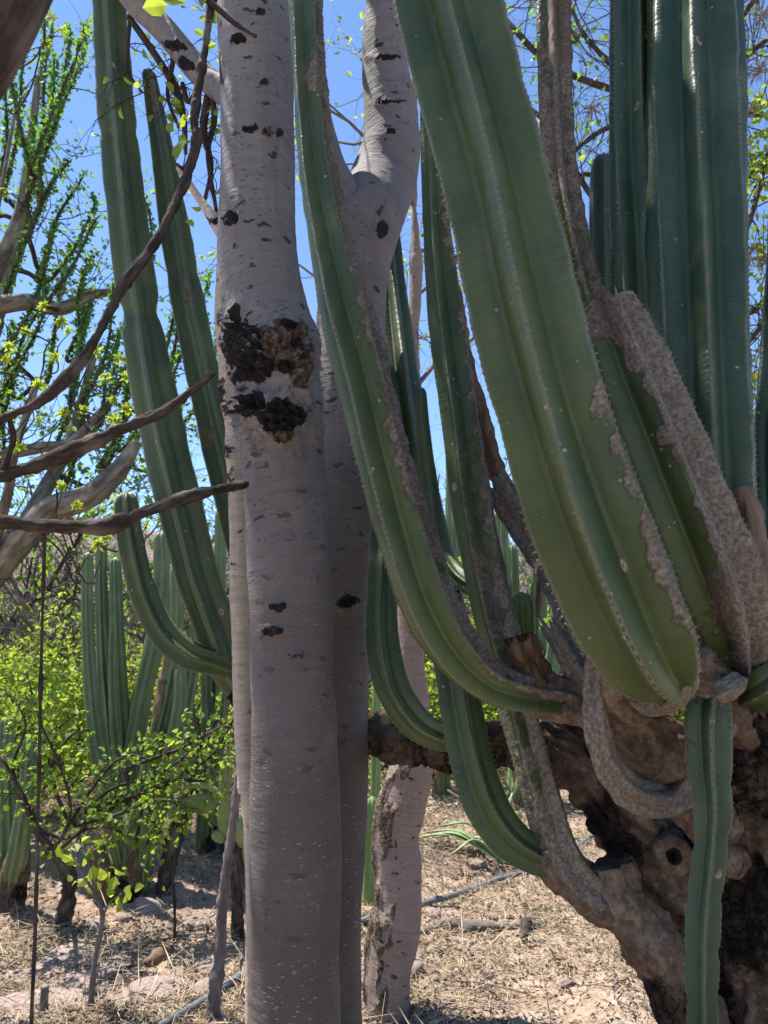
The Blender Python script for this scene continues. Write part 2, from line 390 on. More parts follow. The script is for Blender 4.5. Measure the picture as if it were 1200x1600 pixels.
M['farscrub'] = mat_plain('far_scrub', (.10, .10, .06), (.24, .20, .15), .3, .9, 0, .1, True)
M['post'] = mat_plain('weathered_post', (.10, .08, .065), (.22, .19, .16), 30, .9, .7, .005)
# ------------------------------------------------------------------ the setting: ground and far hill
def axis(lo, hi, fine, f0, f1, g):
    a = list(np.arange(f0, f1, fine)); s = fine
    while a[-1] < hi: s *= g; a.append(a[-1]+s)
    b = [f0]; s = fine
    while b[-1] > lo: s *= g; b.append(b[-1]-s)
    return np.array(b[::-1][:-1]+a)
gx = axis(-500, 500, .035, -3.2, 2.6, 1.07); gy = axis(-60, 700, .035, 2.4, 8.0, 1.06)
X, Y = np.meshgrid(gx, gy); Z = gh(X, Y)
Z = Z - sm(60, 300, Y)*6
g_ = Acc(); m, n_ = X.shape; i = np.arange(m-1)[:, None]*n_; j = np.arange(n_-1)[None]
g_.add(np.stack([X, Y, Z], -1), np.stack([i+j, i+j+1, i+n_+j+1, i+n_+j], -1).reshape(-1, 4))
ground = struct(g_.build('ground', M['ground']))
hx = np.linspace(-420, 420, 140); hy = np.linspace(120, 330, 50)
X, Y = np.meshgrid(hx, hy); u = (Y-120)/210
Z = -8 + 50*np.sin(np.clip(u*1.25, 0, 1)*np.pi/2)*(.55+.6*fbm(np.stack([X*.008, Y*.004, X*0], -1), 31, 3)) + (fbm(np.stack([X*.06, Y*.06, X*0], -1), 33, 3)-.5)*7
Z -= 9*sm(.85, 1, u)
hl = Acc(); m, n_ = X.shape; i = np.arange(m-1)[:, None]*n_; j = np.arange(n_-1)[None]
hl.add(np.stack([X, Y, Z], -1), np.stack([i+j, i+j+1, i+n_+j+1, i+n_+j], -1).reshape(-1, 4))
struct(hl.build('hills', M['hill']))

# ------------------------------------------------------------------ grey barked trees
def grey_shape(knots_shade=(), z0=0.6, z1=2.4, lump=.012, sub=1.0):
    def f(TH, S, R, tc, v0):
        px_, py_ = proj(v0); face = sm(-.1, .25, np.cos(TH))
        dr = (fbm(tc*np.array([5, 5, 3.2]), 41, 3)-.5)*lump*1.6 + (noise(tc*np.array([9, 9, 95]), 43)-.5)*.0013*sub + (fbm(tc*np.array([40, 40, 8]), 44, 2)-.5)*.0025*sub
        dk = np.zeros_like(R); tn = np.zeros_like(R); w1 = (fbm(tc*34, 45, 3)-.5); w2 = (fbm(tc*130, 46, 3)-.5)
        for x, y, rx, ry, bulge, d_, t_ in knots_shade:
            d = np.sqrt(((px_-x)/rx)**2+((py_-y)/ry)**2)+w1*1.1
            m_ = sm(1.0, .7, d)*face
            dr = dr + 2.2*bulge*sm(1.7, .1, d)*face + m_*w2*.045*(rx > 12)
            dk = np.maximum(dk, m_*d_); tn = np.maximum(tn, m_*t_*(1-dk))
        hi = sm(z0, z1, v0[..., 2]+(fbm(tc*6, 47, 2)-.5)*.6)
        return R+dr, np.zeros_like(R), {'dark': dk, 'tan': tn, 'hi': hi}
    return f

T1 = 1.65
t1 = [(468, 1750, 73), (463, 1600, 72), (462, 1500, 70), (462, 1400, 69), (461, 1300, 67.5), (460, 1200, 66.5), (458, 1100, 65.5), (456, 1000, 64.5), (452, 900, 64), (448, 800, 63.5),
      (442, 690, 63), (437, 610, 63), (428, 540, 66), (414, 480, 64), (403, 400, 62), (403, 300, 60), (403, 200, 58.5), (401, 100, 58.5), (395, 0, 57), (385, -150, 56), (372, -330, 54), (350, -600, 50)]
rows = px([(x, y, T1, r) for x, y, r in t1])
base = rows[0].copy(); foot = np.array([base[0], base[1], gh(base[0], base[1])-.15, .15])
rows = np.vstack([foot, [(foot[0]*.5+base[0]*.5), base[1], (foot[2]+base[2])/2, .118], rows])
kn1 = [(385, 545, 30, 62, .006, 1, 0), (372, 500, 16, 24, .003, 1, 0), (405, 585, 26, 26, .002, .95, 0), (438, 545, 44, 44, .010, 0, 1), (447, 512, 13, 12, .004, 1, 0), (466, 585, 22, 30, .014, 0, 1), (445, 578, 12, 14, -.004, .9, 0), (458, 542, 10, 9, 0, .8, 0),
       (402, 640, 24, 24, .004, 1, 0), (400, 634, 10, 10, -.018, 1, 0), (436, 658, 36, 26, .006, .75, .9), (440, 684, 18, 14, .004, .2, 1), (425, 655, 60, 55, .010, 0, 0),
       (435, 208, 9, 8, .003, 1, 0), (420, 208, 15, 9, .004, 0, 1), (412, 128, 9, 6, .002, 1, 0), (360, 343, 14, 12, .002, .9, 0), (357, 268, 7, 16, 0, 1, 0), (372, 62, 14, 9, .002, .8, 0), (392, 200, 14, 6, 0, .9, 0),
       (428, 985, 22, 9, .003, .8, .4), (462, 1024, 20, 7, .003, .5, .8), (436, 948, 16, 7, .002, .8, .3), (492, 905, 14, 6, .001, .4, .6), (350, 210, 7, 20, 0, 1, 0), (425, 385, 8, 5, 0, .9, 0), (376, 325, 8, 5, 0, .9, 0),
       (500, 545, 6, 20, 0, .9, 0), (345, 110, 10, 24, 0, .8, 0), (408, 18, 10, 7, 0, .9, 0), (428, 325, 7, 5, 0, .9, 0), (388, 460, 8, 5, 0, .8, 0)]
kn1 = [k for k in kn1 if k[2] >= 9]
greytree = thing('grey_bark_tree', 'smooth grey tree trunk with blackened knot scars standing before all others', 'tree', foot[:3])
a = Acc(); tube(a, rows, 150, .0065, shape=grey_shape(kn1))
a.build('trunk', M['grey'], greytree)

T2 = 1.93
t2 = [(518, 1700, 54), (514, 1600, 53), (512, 1500, 54), (514, 1400, 54), (515, 1300, 55), (516, 1200, 56), (517, 1100, 58), (522, 1000, 60), (530, 900, 63), (533, 800, 61), (538, 700, 58), (545, 600, 55), (549, 500, 53), (556, 420, 54), (574, 350, 55), (596, 290, 53), (611, 235, 47), (610, 170, 42), (602, 100, 36), (602, 40, 34), (612, -40, 33), (628, -180, 31), (640, -420, 27)]
rows = px([(x, y, T2 + (.10 if y < 300 else 0), r) for x, y, r in t2])
base = rows[0].copy(); foot2 = np.array([base[0], base[1], gh(base[0], base[1])-.15, .12])
rows2 = np.vstack([foot2, rows])
kn2 = [(540, 940, 20, 12, .004, .7, .6), (585, 965, 8, 16, 0, 1, 0), (580, 1010, 7, 14, 0, 1, 0), (610, 205, 12, 5, 0, 1, 0), (605, 90, 26, 6, .003, .9, 0), (598, 355, 10, 20, 0, .9, 0), (610, 160, 24, 4, .002, .8, 0)]
forktree = thing('grey_bark_tree', 'slimmer grey tree forking into a bent limb, right behind the knot-scarred trunk', 'tree', foot2[:3])
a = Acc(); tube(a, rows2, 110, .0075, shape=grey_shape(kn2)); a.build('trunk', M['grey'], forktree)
lr = px([(562, 420, T2, 30), (548, 340, T2-.02, 34), (526, 290, T2-.03, 30), (508, 240, T2, 26), (492, 150, T2, 23), (478, 0, T2, 22), (455, -250, T2, 20)])
a = Acc(); tube(a, lr, 64, .008, shape=grey_shape()); a.build('limb', M['grey'], forktree)

TH_ = 2.02
thin = [(392, 1300, 12), (385, 1230, 13), (381, 1130, 14), (377, 1000, 14), (374, 880, 14), (371, 760, 14.5), (366, 650, 16), (360, 560, 17), (354, 480, 16), (352, 380, 14), (360, 250, 13)]
rows = px([(x, y, TH_, r) for x, y, r in thin]); foot3 = np.array([rows[0][0]+.05, TH_, gh(rows[0][0]+.05, TH_)-.1, .03])
thint = thing('slender_tree', 'slender sunlit tan trunk with flaking bark, close behind the knot-scarred trunk', 'tree', foot3[:3])
kt = [(360+random.uniform(-12, 12), random.uniform(470, 760), 8, 16, .003, .5, .9) for _ in range(16)]
a = Acc(); tube(a, np.vstack([foot3, rows]), 40, .009, shape=grey_shape(kt)); a.build('trunk', M['pale'], thint)

# the small crooked tree behind
b0 = G(603, 1585); DB = b0[1]
sm_ = [(603, 1590, 34), (608, 1520, 34), (618, 1450, 35), (625, 1400, 37), (622, 1320, 36), (626, 1270, 36), (642, 1210, 34), (648, 1170, 28), (645, 1100, 23), (641, 1010, 21), (640, 900, 19), (642, 760, 17), (645, 640, 13), (646, 540, 11), (650, 420, 9), (645, 250, 7), (648, 60, 5)]
crows = px([(x, y, DB, r) for x, y, r in sm_]); crows[0, 2] -= .12
def flaky(TH, S, R, tc, v0):
    r1 = fbm(tc*np.array([22, 22, 9]), 61, 3); pl = sm(.50, .58, r1)*sm(1.6, 1.2, S)*sm(.25, -.35, np.sin(TH)+.5*(fbm(tc*6, 64, 2)-.5))
    return R+(fbm(tc*5, 62, 2)-.5)*.03+pl*(.010+.02*(fbm(tc*np.array([60, 60, 25]), 65, 2)-.3))+(fbm(tc*30, 63, 2)-.5)*.006, np.zeros_like(R), {'dark': np.zeros_like(R), 'tan': pl*.9, 'hi': np.ones_like(R)}
crook = thing('crooked_tree', 'small crooked pale tree with peeling bark rooted in bare soil', 'tree', b0)
a = Acc(); tube(a, crows, 60, .012, shape=flaky); a.build('trunk', M['peel'], crook)

# ------------------------------------------------------------------ branching
def grow(acc, p, d, L, r, lev, k, pts, up=.12, wob=.35, kids=4, ang=.75, shrink=.62, seg=7):
    p = np.array(p, float); d = unit(d); rows = [[*p, r]]
    for i in range(seg):
        d = unit(d + RNG.normal(size=3)*wob*.5 + np.array([0, 0, up])); p = p+d*L/seg
        rows.append([*p, r*(1-.62*(i+1)/seg)])
    rows = np.array(rows); ns = 7 if r > .012 else (5 if r > .004 else 3)
    tube(acc, rows, ns, fast=True, cap0=False, cap1=False)
    if lev <= k:
        for i in range(1, seg+1): pts.append((rows[i, :3], unit(rows[i, :3]-rows[i-1, :3])))
    if lev > 0:
        for c in range(kids):
            i = min(seg, int(seg*(.3+.7*(c+random.random())/kids))); q = rows[i]; q0 = rows[i-1]
            t = unit(q[:3]-q0[:3]); ax = unit(np.cross(t, RNG.normal(size=3))); an = ang*random.uniform(.6, 1.3)
            grow(acc, q[:3], t*math.cos(an)+ax*math.sin(an), L*shrink*random.uniform(.7, 1.25), max(.0012, q[3]*.68), lev-1, k, pts, up, wob, kids, ang, shrink, max(4, seg-1))
def leaf_on(pts, mat, parent, name='leaves', prob=1.0, per=2, L=.03, W=.017, spread=.01, six=False, out=.9):
    if not pts: return
    a = Acc(); P0 = np.array([x for x, _ in pts]); D0 = np.array([x for _, x in pts])
    idx = np.repeat(np.arange(len(P0)), per); idx = idx[RNG.random(len(idx)) < prob]
    c = P0[idx]+RNG.normal(size=(len(idx), 3))*spread; d = D0[idx]*.5+RNG.normal(size=(len(idx), 3))*out
    s = RNG.uniform(.65, 1.3, len(idx)); leaves(a, c, d, L*s, W*s, six=six)
    o = a.build(name, mat, parent, False); o['kind'] = 'stuff'; return o
class Net:
    """branches laid from one another: each new one starts at the nearest laid point"""
    def __init__(s): s.p = np.zeros((0, 4))
    def lay(s, acc, rows, ns=8, step=.03, **k):
        tube(acc, rows, ns, step, **k); a, _ = spline(rows, step); s.p = np.vstack([s.p, a])
    def join(s, acc, rows, ns=6, step=.03):
        d = np.linalg.norm(s.p[:, :3]-rows[0][:3], axis=1); j = s.p[np.argmin(d)]
        mid = (j[:3]+rows[0][:3])/2+RNG.normal(size=3)*.05*d.min()
        s.lay(acc, np.vstack([[*j[:3], min(j[3]*.8, rows[0][3]*1.35)], [*mid, rows[0][3]*1.15], rows]), ns, step)

# limbs, twigs and the crown of the knot-scarred tree (the crown is above the picture and shades the trunks)
a = Acc(); tube(a, px([(400, 240, T1+.03, 26), (365, 160, 1.80, 22), (318, 118, 1.92, 22), (285, 80, 1.95, 21), (250, 40, 1.97, 21), (212, 5, 1.97, 20), (170, -60, 1.97, 18), (110, -200, 2.0, 14)]), 40, .01, shape=grey_shape([(262, 70, 40, 10, 0, .8, 0), (288, 100, 16, 14, 0, .9, 0)]))  # dark marks along the limb's underside paint its shade into the bark
a.build('limb', M['grey'], greytree)
a = Acc(); tube(a, px([(385, 415, T1+.03, 12), (352, 370, 1.72, 10), (325, 330, 1.75, 9), (300, 294, 1.76, 8.5), (278, 262, 1.77, 6)]), 18, .01, shape=grey_shape([(320, 345, 40, 6, 0, .9, 0)]))  # the dark streak beneath is shade put into the branch's colour
a.build('broken_branch', M['pale'], greytree)
a = Acc(); tp = []
for q in ([(200, 25, 2.0, 5), (225, 60, 2.0, 5.5), (255, 105, 2.02, 6), (275, 140, 2.03, 7), (287, 185, 2.02, 5), (290, 240, 2.0, 3)],
          [(255, 45, 2.0, 5), (270, 90, 2.0, 4), (262, 150, 2.0, 3), (280, 200, 2.0, 2.2)],
          [(300, 90, 1.95, 7), (312, 130, 1.95, 6), (295, 160, 1.95, 5), (285, 130, 1.95, 3.5)],
          [(330, 130, 1.9, 7), (318, 200, 1.9, 6), (330, 260, 1.9, 4), (318, 320, 1.9, 2.5)],
          [(320, 110, 1.9, 6), (335, 180, 1.9, 5), (325, 240, 1.9, 4), (338, 330, 1.9, 3)],
          [(205, 10, 2.0, 3), (200, 70, 2.0, 3), (200, 110, 2.0, 2.6), (222, 145, 2.0, 1.6)]):
    r_ = px(q); tube(a, r_, 8, .012)
    for k in range(5):
        i = random.randint(1, len(r_)-1); grow(a, r_[i, :3], RNG.normal(size=3)+np.array([0, 0, -.3]), random.uniform(.10, .22), .0022, 1, 1, tp, -.1, .6, 2, .8, .6, 5)
a.build('twigs', M['twig'], greytree)['kind'] = 'stuff'
leaf_on(tp, M['leafy'], greytree, 'leaves', .18, 1, .03, .02, .005, True)
top1 = px([(350, -600, T1, 50)])[0]; top2 = px([(640, -420, T2, 27)])[0]; topl = px([(110, -200, 2.0, 14)])[0]; top2b = px([(455, -250, T2, 20)])[0]
for root, tops in ((greytree, ((top1, (-.2, .5, 1), 1.5), (top1, (-.8, .1, .7), 1.4), (top1, (.7, .3, .8), 1.4), (topl, (-.6, .3, .8), 1.2))), (forktree, ((top2, (.4, .5, .9), 1.5), (top2, (.0, -.2, 1), 1.3), (top2b, (-.3, .6, 1), 1.4)))):
    a = Acc(); tp = []
    for t_, d_, L_ in tops:
        grow(a, t_[:3]-np.array([0, 0, .05]), d_, L_, t_[3]*.62, 3, 1, tp, .05, .5, 4, .7, .62, 7)
    a.build('crown_branches', M['greytwig'], root)['kind'] = 'stuff'
    leaf_on(tp, M['leaf'], root, 'leaves', .7 if root is greytree else .3, 2 if root is greytree else 1, .065, .045, .03, True)

# crown of the small crooked tree: airy twigs with new leaves against the sky
tp = []
for f_, d_, L_, r_ in ((.60, (.5, .2, .8), 1.0, .012), (.66, (-.6, .3, .6), 1.0, .011), (.70, (.6, .5, .5), 1.1, .011), (.62, (-.4, .3, .8), .9, .012), (.75, (.7, .3, .6), 1.0, .012), (.80, (-.8, -.1, .7), 1.0, .011), (.87, (.6, -.2, .8), .9, .011), (.93, (-.5, .2, .9), .9, .010), (.97, (.4, .2, 1), .9, .009), (1, (0, 0, 1), 1.0, .009), (.9, (-.9, .3, .4), 1.0, .009), (.95, (.9, .3, .5), 1.1, .009)):
    rr, _ = spline(crows, n=100); a = Acc(); grow(a, rr[int(99*f_), :3], d_, L_, r_, 3, 1, tp, .08, .5, 3, .75, .62, 6); a.build('branch', M['greytwig'], crook)
leaf_on(tp, M['leafy'], crook, 'leaves', .42, 1, .035, .022, .01, True)
# ------------------------------------------------------------------ ribbed cactus stems
def stem(parent, pts, ribs=6, phase=0, depth=.46, cork=(0, 0, 0, .3), tip=0, mat='cactus', spines=.007, step=.007, per=9, jag=0, pinch=(), name='stem', world=False, label=None, seed=None, corkpx=()):
    rows = np.array(pts, float) if world else px(pts)
    seed = random.randint(0, 9999) if seed is None else seed; ph = math.radians(phase); off = np.array([seed*.37 % 9, seed*.73 % 7, 0])
    L = spline(rows, n=40)[1][-1]
    def f(TH, S, R, tc, v0):
        tw = (noise(np.stack([S*1.5, S*0+seed, S*0], -1), 71)-.5)*.22
        u = (TH-ph-tw)*ribs/(2*np.pi); k = np.round(u) % ribs; d = np.abs(u-np.round(u))*2
        fr = ((np.sqrt(d*d+.010)-.1)/.905)**.8; rib = 1-d
        low = noise(np.stack([k*7.3+seed, S*7, S*0], -1), 72)-.5; mid = noise(np.stack([k*3.1+seed, S*28, S*0], -1), 73)-.5
        r = R*(1-depth*fr)*(1+(.10*low+.055*mid)*rib**2+.05*(noise(np.stack([S*6, S*0+seed, S*0], -1), 74)-.5))
        r = r*(1+.010*np.cos(2*np.pi*S*85+np.pi)*np.clip(rib, 0, 1)**5)
        for y_, am, wd in pinch:
            r = r*(1-am*np.exp(-((proj(v0)[1]-y_)/wd)**2))
        ck = cork[0]+cork[1]*np.sin(TH)+cork[2]*np.exp(-S/cork[3])+.25*(noise(np.stack([k*5+seed, S*3, S*0], -1), 75)-.5)
        for x_, y_, rx, ry, am in corkpx:
            qx, qy = proj(v0); ck = ck+am*np.exp(-((qx-x_)/rx)**2-((qy-y_)/ry)**2)*(np.cos(TH) > -.2)
        r = r+sm(.45, .7, ck)*(fbm((tc+off)*45, 76, 3)-.5)*.010
        al = np.zeros_like(R)
        if jag: al = sm(L-.06, L, S)*jag*((noise(np.stack([k*2.7+seed, d*1.6, S*0], -1), 77)-.55)*2+(noise(np.stack([TH*4, S*0+seed, S*0], -1), 78)-.5))
        tc += off
        return r, al, {'rib': rib, 'cork': ck}
    a = Acc(); v, (c, r, s, t, nn, b, th) = tube(a, rows, ribs*per, step, shape=f, tip=tip, drop=.05 if jag else 0)
    o = a.build(name, M[mat], parent)
    if label: o['label'] = label
    if spines:
        sp = Acc(); bp = []; bd = []
        for k in range(ribs):
            for j in range(int(s[-1]*85)):
                S_ = (j+.5)/85; i = min(len(s)-2, int(S_/s[-1]*(len(s)-1))); fz = S_/s[-1]*(len(s)-1)-i
                tw = (float(noise(np.array([S_*1.5, seed, 0.]), 71))-.5)*.22 if j % 4 == 0 or 'twl' not in locals() else twl
                twl = tw; ang = (ph+tw+2*np.pi*k/ribs) % (2*np.pi); q = int(round(ang/(2*np.pi)*len(th))) % len(th)
                if math.cos(ang) < -.45 and not world: continue
                bp.append(v[i, q]*(1-fz)+v[i+1, q]*fz); bd.append(nn[i]*math.cos(ang)+b[i]*math.sin(ang))
        if bp:
            bp = np.repeat(np.array(bp), 3, 0); bd = np.repeat(np.array(bd), 3, 0); n = len(bp)
            d = bd+RNG.normal(size=(n, 3))*.75; d /= np.linalg.norm(d, axis=1)[:, None]; ln_ = RNG.uniform(.45, 1.3, n)[:, None]*spines
            e1 = np.cross(d, RNG.normal(size=(n, 3))); e1 /= np.linalg.norm(e1, axis=1)[:, None]; e2 = np.cross(d, e1); w_ = .00045
            p0 = bp-bd*.001
            V = np.stack([p0+e1*w_, p0-e1*w_*.5+e2*w_*.87, p0-e1*w_*.5-e2*w_*.87, bp+d*ln_], 1); k4 = np.arange(n)[:, None]*4
            sp.add(V, None, np.concatenate([k4+[[0, 1, 3]], k4+[[1, 2, 3]], k4+[[2, 0, 3]]]))
            so_ = sp.build('spines', M['spine'], o, False); so_['kind'] = 'stuff'
    return o
def crust(dark=.3, amp=1.0, blob=.05):
    sd_ = random.randint(0, 999)
    def f(TH, S, R, tc, v0):
        q = tc+np.array([sd_*.31, sd_*.17, 0]); n1 = fbm(q*9, 81, 3)-.5; n2 = 1-np.abs(2*fbm(q*np.array([26, 26, 15]), 82, 3)-1); n3 = fbm(q*70, 83, 2)-.5
        bl = fbm(q*np.array([40, 40, 24]), 84, 2)
        dr = n1*blob*amp+(n2-.75)*.03*amp+n3*.012*amp - sm(.45, .36, bl)*.008*amp
        tc += np.array([sd_*.31, sd_*.17, 0])
        return R+np.clip(dr, -R*.35, R*.5), np.zeros_like(R), {'dark': dark+.9*(fbm(q*6, 85, 2)-.5)}
    return f
def limb(parent, pts, name='limb', dark=.3, amp=1.0, ns=72, step=.009, mat='crust', blob=.05, **k):
    a = Acc(); tube(a, px(pts), ns, step, shape=crust(dark, amp, blob), **k); return a.build(name, M[mat], parent)
def knob(parent, c, d, R, hole=.35, name='knob', mat='crust', L=1.0):
    d = unit(d); e1 = unit(np.cross(d, [0, 0, 1])); e2 = np.cross(e1, d); ns = 28
    prof = [(1.15, -.9*L), (1.05, -.4*L), (1.0, 0), (.93, .28), (.75, .48), (.52, .55), (hole, .5), (hole*.75, .3), (hole*.5, .1), (.02, .05)]
    th = np.linspace(0, 2*np.pi, ns, endpoint=False); V = []
    for r, h in prof:
        for t in th:
            q = np.array([math.cos(t)*3, math.sin(t)*3, h*3]); k = 1+.35*(float(fbm(q*.8, 88, 2))-.5)
            V.append(c+R*(r*k*(math.cos(t)*e1+math.sin(t)*e2)+h*d))
    V = np.array(V); a = Acc(); dk = np.repeat([.4, .3, .2, .2, .15, .2, .7, .9, 1, 1] if hole > .2 else [.4, .35, .3, .25, .2, .2, .25, .3, .3, .3], ns)
    a.add(V, grid_faces(len(prof), ns), None, tc=V, dark=dk); return a.build(name, M[mat], parent)

# ------------------------------------------------------------------ the candelabra cactus
r0 = px([(1235, 1650, 1.62, 120)])[0]; cb = np.array([r0[0]+.03, 1.65, gh(r0[0], 1.65)])
can = thing('candelabra_cactus', 'huge candelabra cactus, many ribbed green arms on a dark crusty trunk', 'cactus', cb)
rows = np.vstack([[*(cb-np.array([0, 0, .15])), .24], px([(1245, 1720, 1.63, 128), (1235, 1600, 1.62, 122), (1222, 1480, 1.6, 112), (1212, 1380, 1.57, 100), (1202, 1280, 1.52, 92), (1190, 1190, 1.47, 78), (1168, 1110, 1.42, 64), (1150, 1040, 1.38, 55), (1140, 985, 1.34, 40)])])
a = Acc(); tube(a, rows, 130, .008, shape=crust(.58, 1.3)); a.build('trunk', M['crust'], can)
limb(can, [(1205, 1560, 1.66, 84), (1130, 1440, 1.64, 68), (1060, 1370, 1.62, 58), (1000, 1310, 1.60, 52), (945, 1245, 1.6, 46), (895, 1190, 1.62, 40), (830, 1165, 1.66, 36), (750, 1162, 1.74, 33), (650, 1160, 1.9, 33), (575, 1148, 2.08, 33), (480, 1120, 2.2, 32), (410, 1090, 2.22, 31), (372, 1065, 2.2, 30)], dark=.36, amp=1.1)
limb(can, [(1150, 1330, 1.55, 60), (1100, 1260, 1.5, 56), (1050, 1195, 1.44, 52), (1005, 1140, 1.36, 50), (985, 1085, 1.28, 46), (1010, 1045, 1.22, 42), (1040, 1020, 1.16, 40)], dark=.38, amp=1.0)
limb(can, [(1165, 1130, 1.42, 45), (1120, 1080, 1.36, 46), (1080, 1050, 1.28, 44), (1060, 1035, 1.2, 40)], dark=.2, amp=.8)
limb(can, [(990, 1120, 1.34, 40), (940, 1108, 1.36, 38), (890, 1098, 1.37, 35), (840, 1084, 1.37, 33), (800, 1078, 1.37, 28)], dark=.25, amp=.7)
# lower arm out of the soil with a sawn stub, and its side arm
lb = px([(1130, 1680, 1.52, 46)])[0]
limb_r = np.vstack([[lb[0]+.06, 1.6, gh(lb[0], 1.6)-.12, .085], px([(1120, 1660, 1.53, 48), (1075, 1580, 1.52, 44), (1045, 1510, 1.52, 42), (1005, 1450, 1.52, 41), (975, 1400, 1.52, 37), (958, 1345, 1.52, 31)])])
a = Acc(); tube(a, limb_r, 64, .009, shape=crust(.22, .8), drop=.02); a.build('limb', M['crust'], can)
limb(can, [(990, 1415, 1.53, 40), (950, 1408, 1.53, 37), (915, 1388, 1.53, 36), (875, 1356, 1.53, 34), (850, 1325, 1.53, 30)], dark=.2, amp=.6)
S = stem
# the great leaning front stem
S(can, [(1062, 1088, 1.17, 24), (1045, 1066, 1.14, 44), (1026, 1040, 1.12, 74), (1000, 993, 1.10, 94), (970, 930, 1.09, 100), (935, 850, 1.08, 100), (893, 740, 1.07, 99), (862, 640, 1.06, 97), (835, 545, 1.06, 95), (804, 420, 1.06, 93), (777, 300, 1.06, 91), (735, 150, 1.06, 90), (694, 0, 1.06, 87), (650, -170, 1.06, 82), (610, -380, 1.06, 72)], 6, -10, .46, (.10, .24, .22, .10), tip=1.5, step=.005, per=11, spines=.006, corkpx=[(x, y, 12, 46, .42) for x, y in ((945, 620), (970, 690), (992, 745), (1013, 800), (1028, 845), (1045, 890), (1065, 925), (1085, 955))], label='broad green arm leaning across the picture with a grey corky edge')
# broken-topped stem behind it
S(can, [(1150, 1030, 1.34, 46), (1138, 975, 1.30, 62), (1108, 890, 1.26, 76), (1062, 780, 1.24, 74), (1022, 680, 1.24, 72), (985, 590, 1.24, 66), (960, 520, 1.24, 56), (944, 468, 1.24, 46)], 6, 12, .46, (.30, .14, .35, .10), jag=.025, step=.005, per=11, spines=.005, label='broken-topped arm with grey corky ribs', corkpx=[(945, 480, 60, 50, .5), (1000, 510, 36, 40, .4)]+[(x, y, 20, 42, .42) for x, y in ((1035, 560), (1052, 625), (1075, 690), (1100, 750), (1125, 810), (1150, 870), (1175, 925))]+[(1140, 940, 50, 45, .5), (1020, 600, 12, 14, .5), (1035, 680, 12, 14, .5), (990, 560, 14, 16, .5)])
# tall upright stems on the right
S(can, [(1148, 1010, 1.42, 40), (1135, 930, 1.42, 56), (1118, 830, 1.42, 66), (1104, 700, 1.42, 73), (1096, 550, 1.42, 76), (1090, 400, 1.42, 77), (1088, 250, 1.42, 77), (1086, 100, 1.42, 76), (1084, -50, 1.42, 74), (1080, -300, 1.42, 66)], 7, 4, .42, (0, 0, .3, .12), tip=1.3, mat='cactus_blue', step=.005, per=10, spines=.007)
S(can, [(1120, 980, 1.52, 30), (1070, 860, 1.54, 40), (1030, 700, 1.54, 46), (1008, 550, 1.54, 46), (1000, 400, 1.54, 44), (994, 250, 1.54, 42), (992, 100, 1.54, 42), (990, -50, 1.54, 40), (985, -260, 1.54, 36)], 6, 18, .42, (0, 0, .2, .12), tip=1.3, mat='cactus_blue', step=.006, spines=.011)
S(can, [(1030, 1060, 1.6, 22), (985, 900, 1.72, 26), (955, 700, 1.82, 25), (944, 500, 1.86, 23), (943, 380, 1.86, 22), (943, 290, 1.86, 21.5), (943, 241, 1.86, 20)], 7, 10, .30, (0, 0, .1, .1), tip=1.2, mat='cactus_blue', spines=.006)
S(can, [(1030, 1080, 1.5, 24), (1010, 900, 1.56, 28), (965, 680, 1.6, 30), (925, 500, 1.6, 31), (897, 390, 1.6, 31), (878, 290, 1.6, 29), (869, 180, 1.6, 29), (866, 60, 1.6, 30), (864, -60, 1.6, 28), (860, -240, 1.6, 24)], 6, 0, .40, (.62, .1, 0, .1), tip=1.2, spines=.004, label='brown corky arm standing behind the leaning one')
S(can, [(1185, 1060, 1.5, 28), (1205, 950, 1.54, 30), (1208, 830, 1.56, 30), (1206, 700, 1.56, 29), (1214, 560, 1.56, 27), (1222, 420, 1.56, 25), (1224, 300, 1.56, 22)], 6, 10, .36, (.05, -.1, .2, .1), tip=1.2, mat='cactus_blue')
# long slender stem crossing before the trunks
S(can, [(880, 1094, 1.36, 28), (820, 1086, 1.34, 33), (765, 1066, 1.33, 38), (712, 1015, 1.32, 46), (668, 935, 1.32, 50), (632, 830, 1.32, 50), (600, 715, 1.32, 48), (572, 600, 1.32, 47), (540, 480, 1.32, 44), (515, 370, 1.33, 37), (496, 260, 1.34, 32), (484, 130, 1.35, 29), (477, 0, 1.36, 28), (468, -180, 1.36, 25)], 5, 28, .46, (.27, .42, .25, .14), tip=1.2, step=.006, per=11, spines=.004, label='slender arm crossing before the grey trunks, corky along one side', corkpx=[(490, 115, 16, 22, .8)])
# stems from the lower arm
S(can, [(960, 1412, 1.52, 28), (905, 1376, 1.52, 34), (872, 1325, 1.52, 34), (848, 1245, 1.53, 32), (820, 1140, 1.55, 32), (790, 1020, 1.58, 35), (765, 920, 1.60, 36), (742, 800, 1.62, 35), (722, 660, 1.64, 33), (703, 530, 1.66, 31), (690, 420, 1.67, 28), (680, 300, 1.68, 22), (676, 180, 1.68, 19), (675, 100, 1.68, 16)], 5, -20, .42, (.40, .16, .5, .5), tip=1.2, per=10, spines=.004, label='corky arm rising from the lower branch')
S(can, [(882, 1356, 1.54, 22), (835, 1338, 1.53, 29), (790, 1305, 1.53, 35), (752, 1245, 1.54, 38), (728, 1160, 1.57, 38), (712, 1070, 1.61, 36), (698, 980, 1.66, 34), (676, 870, 1.75, 33), (652, 750, 1.85, 31), (630, 620, 1.98, 29), (616, 500, 2.08, 26), (607, 400, 2.12, 22), (602, 330, 2.14, 18), (600, 260, 2.14, 14)], 5, 14, .42, (0, 0, .2, .06), tip=1.2, per=10, spines=.006)
